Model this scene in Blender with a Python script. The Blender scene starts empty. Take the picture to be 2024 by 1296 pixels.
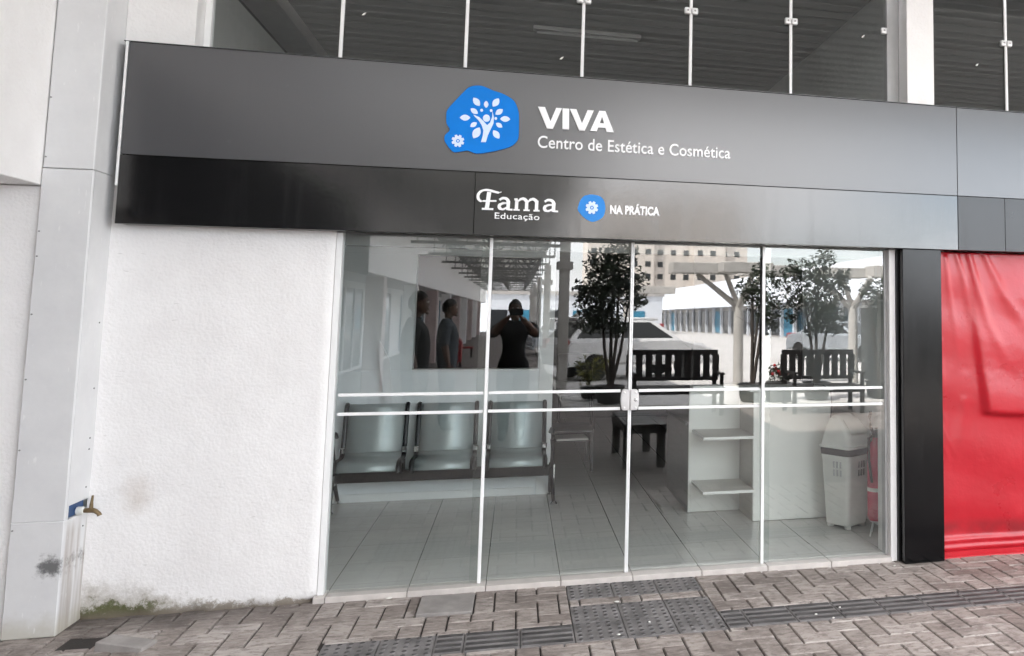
import bpy, bmesh, math, random
from mathutils import Vector, Matrix
R = math.radians
rnd = random.Random(7)
scene = bpy.context.scene
COL = scene.collection

# ------------------------------------------------------------------ camera
cam_d = bpy.data.cameras.new('camera'); cam = bpy.data.objects.new('camera', cam_d); COL.objects.link(cam)
def _rot(rx, ry, rz):
    X = Matrix(((1,0,0),(0,math.cos(rx),-math.sin(rx)),(0,math.sin(rx),math.cos(rx))))
    Y = Matrix(((math.cos(ry),0,math.sin(ry)),(0,1,0),(-math.sin(ry),0,math.cos(ry))))
    Z = Matrix(((math.cos(rz),-math.sin(rz),0),(math.sin(rz),math.cos(rz),0),(0,0,1)))
    return Z @ Y @ X
w2c = Matrix(((1,0,0),(0,-1,0),(0,0,-1))) @ _rot(-0.098098, -0.258725, 0.034828) @ Matrix(((1,0,0),(0,0,-1),(0,1,0)))
CAM = Vector((0, -5.0816, 1.5614))
cam.matrix_world = Matrix.Translation(CAM) @ w2c.transposed().to_4x4()
cam_d.sensor_width = 36; cam_d.lens = 1660.47/2024*36
cam_d.shift_x = (1012-1466.78)/2024; cam_d.shift_y = (461.2-648)/2024
cam_d.clip_start = 0.01; cam_d.clip_end = 2000
scene.camera = cam

# ------------------------------------------------------------------ world and sun
SUN_DIR = Vector((-0.54, 0.26, 0.80)).normalized()      # towards the sun
CLOUD = 7.0
w = bpy.data.worlds.new('World'); scene.world = w; w.use_nodes = True
nt = w.node_tree; nt.nodes.clear()
sky = nt.nodes.new('ShaderNodeTexSky'); sky.sky_type = 'NISHITA'; sky.sun_disc = False
sky.sun_elevation = math.asin(SUN_DIR.z); sky.sun_rotation = math.atan2(SUN_DIR.x, SUN_DIR.y)
sky.dust_density = 1.2; sky.air_density = 1.0
bg = nt.nodes.new('ShaderNodeBackground'); bg.inputs[1].default_value = 0.15
out = nt.nodes.new('ShaderNodeOutputWorld')
# broken white cloud over the sky, as bright as sunlit cloud is next to this sun
wtc = nt.nodes.new('ShaderNodeTexCoord'); wmp = nt.nodes.new('ShaderNodeMapping'); wmp.inputs['Scale'].default_value = (1, 1, 2.6)
wmp.inputs['Location'].default_value = (3.1, 1.7, .4)
wno = nt.nodes.new('ShaderNodeTexNoise'); wno.inputs['Scale'].default_value = 2.1; wno.inputs['Detail'].default_value = 7; wno.inputs['Roughness'].default_value = .55
wmr = nt.nodes.new('ShaderNodeMapRange'); wmr.interpolation_type = 'SMOOTHSTEP'; wmr.inputs[1].default_value = .30; wmr.inputs[2].default_value = .54
wmx = nt.nodes.new('ShaderNodeMix'); wmx.data_type = 'RGBA'; wmx.inputs[7].default_value = (CLOUD, CLOUD*1.0, CLOUD*1.02, 1)
nt.links.new(wtc.outputs['Generated'], wmp.inputs[0]); nt.links.new(wmp.outputs[0], wno.inputs['Vector']); nt.links.new(wno.outputs[0], wmr.inputs[0])
nt.links.new(wmr.outputs[0], wmx.inputs[0]); nt.links.new(sky.outputs[0], wmx.inputs[6])
nt.links.new(wmx.outputs[2], bg.inputs[0]); nt.links.new(bg.outputs[0], out.inputs[0])
sd = bpy.data.lights.new('sun', 'SUN'); sd.energy = 4.5; sd.angle = R(0.5); sd.color = (1, .96, .9)
so = bpy.data.objects.new('sun', sd); COL.objects.link(so)
so.rotation_euler = SUN_DIR.to_track_quat('Z', 'Y').to_euler()
scene.view_settings.view_transform = 'Standard'; scene.view_settings.look = 'None'
scene.view_settings.gamma = 1; scene.view_settings.use_curve_mapping = False
scene.view_settings.exposure = 2.92
cy = scene.cycles
cy.use_denoising = True; cy.max_bounces = 10; cy.diffuse_bounces = 6; cy.glossy_bounces = 5
cy.transparent_max_bounces = 24; cy.sample_clamp_indirect = 8; cy.caustics_reflective = False; cy.caustics_refractive = False

# ------------------------------------------------------------------ materials
def nd(nt, typ, **k):
    n = nt.nodes.new(typ)
    for a, v in k.items():
        if a.startswith('i_'): n.inputs[a[2:].replace('_', ' ')].default_value = v
        else: setattr(n, a, v)
    return n
def ramp(nt, src, stops):
    r = nt.nodes.new('ShaderNodeValToRGB')
    e = r.color_ramp.elements
    while len(e) < len(stops): e.new(.5)
    for k, (p, c) in enumerate(stops):
        e[k].position = p; e[k].color = (c, c, c, 1) if isinstance(c, (int, float)) else (*c, 1)
    nt.links.new(src, r.inputs[0]); return r
def mat(name, col, rough=.6, metal=0, var=.08, scale=8, bump=0, bscale=60, spec=.5, coat=0, stretch=None):
    """principled material with soft mottling of colour and roughness and an optional bump"""
    m = bpy.data.materials.new(name); m.use_nodes = True; t = m.node_tree; L = t.links
    b = t.nodes['Principled BSDF']
    b.inputs['Metallic'].default_value = metal; b.inputs['Specular IOR Level'].default_value = spec
    b.inputs['Coat Weight'].default_value = coat
    tc = nd(t, 'ShaderNodeTexCoord'); mp = nd(t, 'ShaderNodeMapping')
    if stretch: mp.inputs['Scale'].default_value = stretch
    L.new(tc.outputs['Object'], mp.inputs[0])
    n = nd(t, 'ShaderNodeTexNoise', i_Scale=scale, i_Detail=6, i_Roughness=.6); L.new(mp.outputs[0], n.inputs['Vector'])
    r = ramp(t, n.outputs[0], [(.3, tuple(max(0, c*(1-var*2)) for c in col)), (.7, tuple(min(1, c*(1+var)) for c in col))])
    L.new(r.outputs[0], b.inputs['Base Color'])
    r2 = ramp(t, n.outputs[0], [(.3, max(0.02, rough*.85)), (.75, min(1, rough*1.15))]); L.new(r2.outputs[0], b.inputs['Roughness'])
    if bump:
        n2 = nd(t, 'ShaderNodeTexNoise', i_Scale=bscale, i_Detail=4); L.new(mp.outputs[0], n2.inputs['Vector'])
        bp = nd(t, 'ShaderNodeBump', i_Strength=bump, i_Distance=.01); L.new(n2.outputs[0], bp.inputs['Height']); L.new(bp.outputs[0], b.inputs['Normal'])
    m['bsdf'] = b.name
    return m
def math_n(t, op, a, b=None, c=None):
    n = nd(t, 'ShaderNodeMath', operation=op)
    for i, v in enumerate((a, b, c)):
        if v is None: continue
        if isinstance(v, (int, float)): n.inputs[i].default_value = v
        else: t.links.new(v, n.inputs[i])
    return n.outputs[0]
def smooth(t, x, a, b):
    n = nd(t, 'ShaderNodeMapRange', interpolation_type='SMOOTHSTEP'); n.inputs[1].default_value = a; n.inputs[2].default_value = b
    t.links.new(x, n.inputs[0]); return n.outputs[0]
def mixc(t, f, a, b):
    n = nd(t, 'ShaderNodeMix', data_type='RGBA')
    for i, v in ((0, f), (6, a), (7, b)):
        if isinstance(v, (int, float)): n.inputs[i].default_value = v
        elif isinstance(v, tuple): n.inputs[i].default_value = (*v, 1)
        else: t.links.new(v, n.inputs[i])
    return n.outputs[2]
def xyz(t):
    g = nd(t, 'ShaderNodeNewGeometry'); s = nd(t, 'ShaderNodeSeparateXYZ'); t.links.new(g.outputs['Position'], s.inputs[0]); return g.outputs['Position'], s.outputs

def plaster_mat(name='plaster', dirt=True):
    m = bpy.data.materials.new(name); m.use_nodes = True; t = m.node_tree; L = t.links; b = t.nodes['Principled BSDF']
    pos, (X, Y, Z) = xyz(t)
    n1 = nd(t, 'ShaderNodeTexNoise', i_Scale=3.0, i_Detail=7, i_Roughness=.65); L.new(pos, n1.inputs['Vector'])
    base = ramp(t, n1.outputs[0], [(.3, (.76, .745, .74)), (.7, (.83, .82, .815))]).outputs[0]
    if dirt:
        # dirt and moss creeping up from the pavement, strongest in the corner by the column
        nn = nd(t, 'ShaderNodeTexNoise', i_Scale=11, i_Detail=9, i_Roughness=.8); L.new(pos, nn.inputs['Vector'])
        wob = math_n(t, 'MULTIPLY', math_n(t, 'SUBTRACT', nn.outputs[0], .5), .34)
        zz = math_n(t, 'ADD', Z, wob)
        left = smooth(t, X, -1.35, -2.05)                    # 1 in the corner
        h1 = math_n(t, 'MULTIPLY_ADD', left, .15, .03)
        dz = math_n(t, 'DIVIDE', zz, h1)
        f1 = math_n(t, 'MULTIPLY', smooth(t, dz, 1.25, .15), .85)
        c1 = mixc(t, f1, base, (.30, .27, .22))
        h2 = math_n(t, 'MULTIPLY_ADD', left, .085, .001)
        f2 = math_n(t, 'MULTIPLY', smooth(t, math_n(t, 'DIVIDE', zz, h2), 1.1, .5), .92)
        c2 = mixc(t, math_n(t, 'MULTIPLY', f2, smooth(t, X, -1.62, -1.8)), c1, (.075, .085, .022))
        f3 = math_n(t, 'MULTIPLY', smooth(t, math_n(t, 'ADD', Z, math_n(t, 'MULTIPLY', wob, .18)), .05, .0), .8)
        c2 = mixc(t, f3, c2, (.16, .13, .10))
        # splash mark beside the tap
        dx = math_n(t, 'SUBTRACT', X, -1.86); dzt = math_n(t, 'SUBTRACT', Z, .60)
        d = math_n(t, 'SQRT', math_n(t, 'ADD', math_n(t, 'MULTIPLY', dx, dx), math_n(t, 'MULTIPLY', math_n(t, 'MULTIPLY', dzt, dzt), .6)))
        f4 = math_n(t, 'MULTIPLY', smooth(t, math_n(t, 'ADD', d, math_n(t, 'MULTIPLY', wob, .5)), .11, .0), .38)
        base = mixc(t, f4, c2, (.42, .34, .27))
        # faint grey scuffs
        ns = nd(t, 'ShaderNodeTexNoise', i_Scale=30, i_Detail=2); mp = nd(t, 'ShaderNodeMapping'); mp.inputs['Scale'].default_value = (.6, 1, 2.2)
        L.new(pos, mp.inputs[0]); L.new(mp.outputs[0], ns.inputs['Vector'])
        base = mixc(t, math_n(t, 'MULTIPLY', smooth(t, ns.outputs[0], .66, .78), .35), base, (.42, .40, .38))
    L.new(base, b.inputs['Base Color']); b.inputs['Roughness'].default_value = .85
    v = nd(t, 'ShaderNodeTexNoise', i_Scale=75, i_Detail=6, i_Roughness=.6); L.new(pos, v.inputs['Vector'])
    v2 = nd(t, 'ShaderNodeTexVoronoi', i_Scale=60); v2.feature = 'SMOOTH_F1'; L.new(pos, v2.inputs['Vector'])
    hh = math_n(t, 'ADD', v.outputs[0], math_n(t, 'MULTIPLY', v2.outputs[0], -.6))
    bp = nd(t, 'ShaderNodeBump', i_Strength=.27, i_Distance=.010); L.new(hh, bp.inputs['Height']); L.new(bp.outputs[0], b.inputs['Normal'])
    return m
def column_mat():
    m = bpy.data.materials.new('painted_cladding'); m.use_nodes = True; t = m.node_tree; L = t.links; b = t.nodes['Principled BSDF']
    pos, (X, Y, Z) = xyz(t)
    n1 = nd(t, 'ShaderNodeTexNoise', i_Scale=5, i_Detail=6, i_Roughness=.65); L.new(pos, n1.inputs['Vector'])
    base = ramp(t, n1.outputs[0], [(.3, (.60, .60, .61)), (.7, (.67, .67, .675))]).outputs[0]
    wob = math_n(t, 'MULTIPLY', math_n(t, 'SUBTRACT', n1.outputs[0], .5), .25)
    nsm = nd(t, 'ShaderNodeTexNoise', i_Scale=28, i_Detail=6, i_Roughness=.7); L.new(pos, nsm.inputs['Vector'])
    # black scuff low on the front and brown streaks under the tap
    dx = math_n(t, 'MULTIPLY', math_n(t, 'ADD', X, math_n(t, 'MULTIPLY', Y, 0.0)), 1.0); dx = math_n(t, 'SUBTRACT', X, -2.112); dz = math_n(t, 'SUBTRACT', Z, .325)
    d = math_n(t, 'SQRT', math_n(t, 'ADD', math_n(t, 'MULTIPLY', dx, dx), math_n(t, 'MULTIPLY', dz, dz)))
    base = mixc(t, math_n(t, 'MULTIPLY', smooth(t, math_n(t, 'ADD', d, math_n(t, 'MULTIPLY', math_n(t, 'SUBTRACT', nsm.outputs[0], .5), .16)), .065, .012), .85), base, (.05, .05, .05))
    mp = nd(t, 'ShaderNodeMapping'); mp.inputs['Scale'].default_value = (22, 22, 1.5); L.new(pos, mp.inputs[0])
    ns = nd(t, 'ShaderNodeTexNoise', i_Scale=1, i_Detail=5); L.new(mp.outputs[0], ns.inputs['Vector'])
    st = math_n(t, 'MULTIPLY', smooth(t, ns.outputs[0], .35, .7), math_n(t, 'MULTIPLY', smooth(t, Z, .56, .45), smooth(t, Y, -.225, -.20)))
    base = mixc(t, math_n(t, 'MULTIPLY', st, .75), base, (.30, .25, .215))
    base = mixc(t, math_n(t, 'MULTIPLY', smooth(t, math_n(t, 'ADD', Z, wob), .14, .0), .55), base, (.40, .37, .28))
    # pale drips near the top of the front
    mp2 = nd(t, 'ShaderNodeMapping'); mp2.inputs['Scale'].default_value = (60, 60, 14); L.new(pos, mp2.inputs[0])
    n3 = nd(t, 'ShaderNodeTexNoise', i_Scale=1, i_Detail=3); L.new(mp2.outputs[0], n3.inputs['Vector'])
    base = mixc(t, math_n(t, 'MULTIPLY', smooth(t, n3.outputs[0], .66, .74), .5), base, (.78, .78, .78))
    L.new(base, b.inputs['Base Color']); b.inputs['Roughness'].default_value = .5
    n4 = nd(t, 'ShaderNodeTexNoise', i_Scale=9, i_Detail=3); L.new(pos, n4.inputs['Vector'])
    bp = nd(t, 'ShaderNodeBump', i_Strength=.2, i_Distance=.01); L.new(n4.outputs[0], bp.inputs['Height']); L.new(bp.outputs[0], b.inputs['Normal'])
    return m
def panel_mat(name, col, rough, spec=.5, streak=.12, rv=.10):
    """painted composite panel: dusty, with faint rain streaks"""
    m = bpy.data.materials.new(name); m.use_nodes = True; t = m.node_tree; L = t.links; b = t.nodes['Principled BSDF']
    pos, (X, Y, Z) = xyz(t)
    mp = nd(t, 'ShaderNodeMapping'); mp.inputs['Scale'].default_value = (14, 14, .8); L.new(pos, mp.inputs[0])
    n1 = nd(t, 'ShaderNodeTexNoise', i_Scale=1, i_Detail=5, i_Roughness=.7); L.new(mp.outputs[0], n1.inputs['Vector'])
    n2 = nd(t, 'ShaderNodeTexNoise', i_Scale=3, i_Detail=8, i_Roughness=.7); L.new(pos, n2.inputs['Vector'])
    n3 = nd(t, 'ShaderNodeTexNoise', i_Scale=26, i_Detail=4, i_Roughness=.6); L.new(pos, n3.inputs['Vector'])
    dust = math_n(t, 'ADD', math_n(t, 'MULTIPLY', smooth(t, n1.outputs[0], .45, .75), .6), math_n(t, 'MULTIPLY', n2.outputs[0], .4))
    base = mixc(t, math_n(t, 'MULTIPLY', dust, streak), col, tuple(min(.6, c+.12) for c in col))
    base = mixc(t, math_n(t, 'MULTIPLY', smooth(t, n3.outputs[0], .68, .78), streak*1.5), base, tuple(min(.6, c+.25) for c in col))
    L.new(base, b.inputs['Base Color'])
    rr = math_n(t, 'MULTIPLY_ADD', dust, rv, rough-.04); L.new(rr, b.inputs['Roughness'])
    b.inputs['Specular IOR Level'].default_value = spec
    bp = nd(t, 'ShaderNodeBump', i_Strength=.03, i_Distance=.02); L.new(n2.outputs[0], bp.inputs['Height']); L.new(bp.outputs[0], b.inputs['Normal'])
    return m
def glass_mat(name, tint, ior):
    m = bpy.data.materials.new(name); m.use_nodes = True; t = m.node_tree; L = t.links; t.nodes.clear()
    o = nd(t, 'ShaderNodeOutputMaterial'); tr = nd(t, 'ShaderNodeBsdfTransparent'); tr.inputs[0].default_value = (*tint, 1)
    gl = nd(t, 'ShaderNodeBsdfGlossy'); gl.inputs['Roughness'].default_value = 0.0
    fr = nd(t, 'ShaderNodeFresnel', i_IOR=ior); ge = nd(t, 'ShaderNodeNewGeometry')
    f = math_n(t, 'MULTIPLY', fr.outputs[0], math_n(t, 'SUBTRACT', 1.0, ge.outputs['Backfacing']))
    mx = nd(t, 'ShaderNodeMixShader'); L.new(f, mx.inputs[0]); L.new(tr.outputs[0], mx.inputs[1]); L.new(gl.outputs[0], mx.inputs[2])
    pos, (X, Y, Z) = xyz(t); mp = nd(t, 'ShaderNodeMapping'); mp.inputs['Scale'].default_value = (5, 1, 1.4); L.new(pos, mp.inputs[0])
    n = nd(t, 'ShaderNodeTexNoise', i_Scale=1.6, i_Detail=8, i_Roughness=.75); L.new(mp.outputs[0], n.inputs['Vector'])
    dust = math_n(t, 'ADD', math_n(t, 'MULTIPLY', smooth(t, n.outputs[0], .5, .8), .016), math_n(t, 'MULTIPLY', smooth(t, Z, .20, .03), .035))  # patchy dust, plus a paler tone towards the pane bottom
    df = nd(t, 'ShaderNodeBsdfDiffuse'); df.inputs[0].default_value = (.6, .6, .59, 1); m2 = nd(t, 'ShaderNodeMixShader')
    L.new(dust, m2.inputs[0]); L.new(mx.outputs[0], m2.inputs[1]); L.new(df.outputs[0], m2.inputs[2]); L.new(m2.outputs[0], o.inputs[0])
    return m
def paver_mat():
    m = bpy.data.materials.new('paver'); m.use_nodes = True; t = m.node_tree; L = t.links; b = t.nodes['Principled BSDF']
    pos, (X, Y, Z) = xyz(t)
    at = nd(t, 'ShaderNodeAttribute', attribute_name='tint')
    sep = nd(t, 'ShaderNodeSeparateColor'); L.new(at.outputs['Color'], sep.inputs[0])
    base = ramp(t, sep.outputs[0], [(0, (.235, .20, .182)), (.35, (.33, .288, .264)), (.7, (.375, .33, .303)), (1, (.45, .405, .378))]).outputs[0]
    n1 = nd(t, 'ShaderNodeTexNoise', i_Scale=2.2, i_Detail=8, i_Roughness=.7); L.new(pos, n1.inputs['Vector'])
    n2 = nd(t, 'ShaderNodeTexNoise', i_Scale=24, i_Detail=8, i_Roughness=.75); mp = nd(t, 'ShaderNodeMapping'); mp.inputs['Scale'].default_value = (.6, 1.4, 1); L.new(pos, mp.inputs[0]); L.new(mp.outputs[0], n2.inputs['Vector'])
    base = mixc(t, math_n(t, 'MULTIPLY', smooth(t, n1.outputs[0], .46, .64), .75), base, (.15, .125, .112))
    base = mixc(t, math_n(t, 'MULTIPLY', smooth(t, n2.outputs[0], .48, .62), .75), base, (.15, .124, .112))
    base = mixc(t, math_n(t, 'MULTIPLY', smooth(t, n2.outputs[0], .45, .33), .6), base, (.50, .46, .435))
    # damp dark band along the foot of the plaster wall
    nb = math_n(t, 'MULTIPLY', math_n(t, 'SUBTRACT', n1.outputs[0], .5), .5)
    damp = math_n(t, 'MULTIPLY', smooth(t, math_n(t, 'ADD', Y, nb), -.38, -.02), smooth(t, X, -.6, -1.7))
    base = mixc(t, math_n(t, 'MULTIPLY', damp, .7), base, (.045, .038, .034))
    L.new(base, b.inputs['Base Color'])
    n3 = nd(t, 'ShaderNodeTexNoise', i_Scale=120, i_Detail=5, i_Roughness=.7); L.new(pos, n3.inputs['Vector'])
    L.new(ramp(t, n2.outputs[0], [(.3, .6), (.7, .85)]).outputs[0], b.inputs['Roughness'])
    bp = nd(t, 'ShaderNodeBump', i_Strength=.45, i_Distance=.006); L.new(math_n(t, 'ADD', n3.outputs[0], n2.outputs[0]), bp.inputs['Height']); L.new(bp.outputs[0], b.inputs['Normal'])
    return m
def tile_mat():
    """large rectified floor tiles; joints run into the room, cross joints are barely visible"""
    m = bpy.data.materials.new('floor_tile'); m.use_nodes = True; t = m.node_tree; L = t.links; b = t.nodes['Principled BSDF']
    pos, (X, Y, Z) = xyz(t)
    S = .4122
    def joint(v, o, wd):
        f = math_n(t, 'FRACT', math_n(t, 'DIVIDE', math_n(t, 'SUBTRACT', v, o-20*S), S))
        d = math_n(t, 'MINIMUM', f, math_n(t, 'SUBTRACT', 1.0, f))
        return math_n(t, 'LESS_THAN', d, wd/S/2)
    n = nd(t, 'ShaderNodeTexNoise', i_Scale=1, i_Detail=6, i_Roughness=.6); mp = nd(t, 'ShaderNodeMapping'); mp.inputs['Scale'].default_value = (2, 16, 1); L.new(pos, mp.inputs[0]); L.new(mp.outputs[0], n.inputs['Vector'])
    base = ramp(t, n.outputs[0], [(.3, (.53, .515, .49)), (.7, (.565, .55, .525))]).outputs[0]
    n2 = nd(t, 'ShaderNodeTexNoise', i_Scale=9, i_Detail=6); L.new(pos, n2.inputs['Vector'])
    
    base = mixc(t, math_n(t, 'MULTIPLY', joint(Y, .5936, .004), .6), base, (.16, .15, .145))
    base = mixc(t, math_n(t, 'MULTIPLY', joint(X, -.9418, .0045), .93), base, (.07, .065, .06))
    L.new(base, b.inputs['Base Color'])
    L.new(ramp(t, n2.outputs[0], [(.3, .25), (.75, .27)]).outputs[0], b.inputs['Roughness'])
    b.inputs['Specular IOR Level'].default_value = .5
    return m
def lot_mat():
    m = bpy.data.materials.new('lot_paving'); m.use_nodes = True; t = m.node_tree; L = t.links; b = t.nodes['Principled BSDF']
    pos, (X, Y, Z) = xyz(t)
    n = nd(t, 'ShaderNodeTexNoise', i_Scale=.5, i_Detail=8, i_Roughness=.7); L.new(pos, n.inputs['Vector'])
    base = ramp(t, n.outputs[0], [(.3, (.50, .485, .47)), (.7, (.62, .605, .59))]).outputs[0]
    br = nd(t, 'ShaderNodeTexBrick', i_Scale=1.0); br.inputs['Color1'].default_value = (1, 1, 1, 1); br.inputs['Color2'].default_value = (.88, .88, .88, 1); br.inputs['Mortar'].default_value = (.6, .6, .6, 1)
    br.inputs['Mortar Size'].default_value = .012; br.inputs['Brick Width'].default_value = .4; br.inputs['Row Height'].default_value = .2; L.new(pos, br.inputs['Vector'])
    mm = nd(t, 'ShaderNodeMix', data_type='RGBA', blend_type='MULTIPLY'); mm.inputs[0].default_value = 1; L.new(base, mm.inputs[6]); L.new(br.outputs[0], mm.inputs[7])
    L.new(mm.outputs[2], b.inputs['Base Color']); b.inputs['Roughness'].default_value = .85
    return m
def leaf_mat(name, c1, c2):
    m = bpy.data.materials.new(name); m.use_nodes = True; t = m.node_tree; L = t.links; b = t.nodes['Principled BSDF']
    at = nd(t, 'ShaderNodeAttribute', attribute_name='tint'); s = nd(t, 'ShaderNodeSeparateColor'); L.new(at.outputs['Color'], s.inputs[0])
    L.new(ramp(t, s.outputs[0], [(0, c1), (1, c2)]).outputs[0], b.inputs['Base Color']); b.inputs['Roughness'].default_value = .45
    return m

M = {}
M['plaster'] = plaster_mat(); M['plaster_plain'] = plaster_mat('plaster_plain', False)
M['column'] = column_mat()
M['grey_panel'] = panel_mat('grey_panel', (.062, .062, .066), .30, .9, .015, .015)
M['black_panel'] = panel_mat('black_panel', (.0015, .0015, .002), .15, .92, .005)
M['black_pier'] = panel_mat('black_pier', (.0015, .0015, .002), .20, .32, .008)
M['black_dull'] = panel_mat('black_dull', (.010, .010, .011), .30, .5, .04)
M['glass'] = glass_mat('door_glass', (.955, .975, .97), 2.2)
M['glass_up'] = glass_mat('upper_glass', (.93, .94, .935), 1.6)
M['paver'] = paver_mat(); M['tile'] = tile_mat(); M['lot'] = lot_mat()
M['joint'] = mat('joint_sand', (.035, .03, .027), .9, var=.2, bump=.4, bscale=150)
M['tactile'] = mat('tactile_concrete', (.20, .19, .188), .75, var=.25, scale=7, bump=.4, bscale=90)
M['tactile_dark'] = mat('tactile_dark_tops', (.075, .07, .07), .7, var=.4, scale=9)  # darker tone for the tops of domes and bars
M['slab'] = mat('concrete_slab', (.30, .28, .268), .8, var=.14, scale=9, bump=.3, bscale=80)
M['white_metal'] = mat('white_metal', (.82, .82, .82), .35, var=.02)
M['grey_metal'] = mat('grey_metal', (.42, .42, .42), .4, var=.05)
M['clamp'] = mat('brushed_aluminium', (.72, .72, .72), .32, .3, var=.04)
M['lock'] = mat('satin_lock', (.60, .59, .59), .34, .4, var=.06)
M['chrome'] = mat('chrome', (.75, .75, .75), .10, 1, var=.02)
M['bolt'] = mat('bolt_steel', (.25, .25, .25), .35, .8)
M['sill'] = mat('sill_stone', (.58, .54, .51), .35, var=.07, scale=14, bump=.05)
M['room_wall'] = mat('room_wall_paint', (.82, .84, .85), .7, var=.03, scale=3)
M['shade_wall'] = mat('wall_shade_tone', (.05, .052, .05), .8, var=.1)  # dark colour standing in for shade on rear and unseen walls
M['baseboard'] = mat('white_skirting', (.8, .8, .79), .4, var=.02)
M['laminate'] = mat('white_laminate', (.80, .80, .77), .38, var=.02, scale=3)
M['laminate_w'] = mat('woodgrain_laminate', (.46, .44, .40), .42, var=.06, scale=5, stretch=(1, 1, 9))
M['grey_lam'] = mat('grey_laminate', (.16, .16, .155), .42, var=.06, scale=5, stretch=(1, 1, 9))
M['dark_lam'] = mat('dark_laminate', (.03, .03, .03), .35)
M['seat_metal'] = mat('perforated_steel', (.40, .445, .44), .40, .3, var=.05, scale=3)
M['tube_black'] = mat('black_tube', (.010, .010, .011), .38, spec=.35)
M['bin_plastic'] = mat('bin_plastic', (.72, .72, .68), .42, var=.04, scale=4)
M['bag'] = mat('bin_bag', (.012, .012, .013), .6, bump=.5, bscale=30)
M['ext_red'] = mat('extinguisher_red', (.50, .025, .07), .3, var=.06)
M['rubber'] = mat('black_rubber', (.015, .015, .015), .55)
M['label'] = mat('paper_label', (.75, .74, .7), .6)
M['brass'] = mat('brass', (.20, .145, .08), .4, .8, var=.12, scale=40)
M['blue_box'] = mat('blue_plastic', (.01, .055, .17), .5, var=.15, scale=30)
M['white_pvc'] = mat('white_pvc', (.75, .76, .72), .4)
M['letter_white'] = mat('letter_acrylic', (.86, .86, .87), .4, var=.02)
M['logo_blue'] = mat('logo_blue', (.003, .19, .66), .5, spec=.15, var=.05, scale=5)
M['logo_blue2'] = mat('logo_light_blue', (.04, .25, .68), .5, spec=.15, var=.05, scale=5)
M['emblem'] = mat('emblem_pale_blue', (.62, .74, .90), .4, var=.02)
M['roof_deck'] = mat('roof_deck', (.42, .43, .425), .5, var=.08, scale=3)
M['roof_deck2'] = mat('ceiling_deck', (.16, .162, .16), .5, var=.1, scale=3)
M['beam_grey'] = mat('beam_grey', (.36, .35, .345), .6, var=.06)
M['upper_wall'] = mat('upper_wall_paint', (.52, .53, .52), .75, var=.04)
M['steel'] = mat('truss_steel', (.23, .23, .225), .5, var=.08)
M['wood'] = mat('dark_bench_wood', (.012, .010, .009), .5, var=.3, scale=6, stretch=(1, 8, 8))
M['conc'] = mat('pale_concrete', (.50, .48, .45), .8, var=.08, scale=4, bump=.2)
M['bark'] = mat('bark', (.07, .055, .045), .9, var=.3, bump=.6, bscale=40)
M['leaf'] = leaf_mat('leaf', (.006, .012, .005), (.028, .045, .016))
M['leaf2'] = leaf_mat('shrub_leaf', (.03, .05, .01), (.30, .28, .05))
M['soil'] = mat('soil', (.04, .03, .022), .95, var=.3)
M['pot'] = mat('dark_pot', (.025, .024, .023), .6)
M['car_white'] = mat('car_white', (.78, .78, .78), .22, coat=.6, var=.01)
M['car_grey'] = mat('car_silver', (.40, .43, .46), .25, .4, coat=.6, var=.02)
M['car_glass'] = mat('car_glass', (.012, .014, .015), .06)
M['tyre'] = mat('tyre', (.018, .018, .018), .8)
M['rim'] = mat('rim', (.45, .45, .46), .3, .8)
M['tail'] = mat('tail_light', (.38, .01, .015), .2)
M['lamp_clear'] = mat('head_light', (.6, .62, .63), .12)
M['bld_white'] = mat('white_fascia_metal', (.66, .69, .74), .45, var=.03, scale=.4)
M['bld_beige'] = mat('beige_render', (.60, .55, .50), .85, var=.05, scale=.3)
M['bld_grey'] = mat('grey_render', (.44, .42, .40), .85, var=.05, scale=.3)
M['win_dark'] = mat('dark_window', (.03, .033, .036), .1)
M['shop_blue'] = mat('blue_shopfront', (.03, .20, .32), .4)
M['shop_pink'] = mat('pink_render', (.52, .42, .40), .8, var=.06)
M['red_paint'] = mat('red_paint', (.30, .012, .018), .4, var=.08)
M['skin'] = mat('skin', (.20, .115, .08), .5, var=.06)
M['hair'] = mat('hair', (.012, .010, .009), .5, var=.2)
M['cloth_dark'] = mat('dark_cloth', (.012, .012, .013), .85, var=.15, bump=.3, bscale=30)
M['cloth_brown'] = mat('brown_black_fabric', (.03, .024, .022), .8, var=.1)
M['cloth_blue'] = mat('slate_cloth', (.07, .085, .10), .85, var=.12, bump=.3, bscale=30)
M['cloth_white'] = mat('pale_cloth', (.60, .60, .62), .85, var=.05, bump=.3, bscale=30)
M['screen_off'] = mat('phone_black', (.01, .01, .012), .15)
def vinyl_mat():
    m = mat('red_vinyl', (.42, .008, .018), .30, var=.05, scale=3)
    t = m.node_tree; L = t.links; b = t.nodes['Principled BSDF']; pos, (X, Y, Z) = xyz(t)
    n = nd(t, 'ShaderNodeTexNoise', i_Scale=5, i_Detail=5); L.new(pos, n.inputs['Vector'])
    src = b.inputs['Base Color'].links[0].from_socket
    band = math_n(t, 'MULTIPLY', smooth(t, math_n(t, 'ABSOLUTE', math_n(t, 'SUBTRACT', math_n(t, 'ADD', Z, math_n(t, 'MULTIPLY', n.outputs[0], .12)), .235)), .075, .01), .55)
    L.new(mixc(t, math_n(t, 'MULTIPLY', band, smooth(t, n.outputs[0], .3, .6)), src, (.12, .012, .015)), b.inputs['Base Color'])
    n2 = nd(t, 'ShaderNodeTexNoise', i_Scale=14, i_Detail=3); L.new(pos, n2.inputs['Vector'])
    bp = nd(t, 'ShaderNodeBump', i_Strength=.12, i_Distance=.02); L.new(n2.outputs[0], bp.inputs['Height']); L.new(bp.outputs[0], b.inputs['Normal'])
    return m
M['vinyl'] = vinyl_mat()
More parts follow.
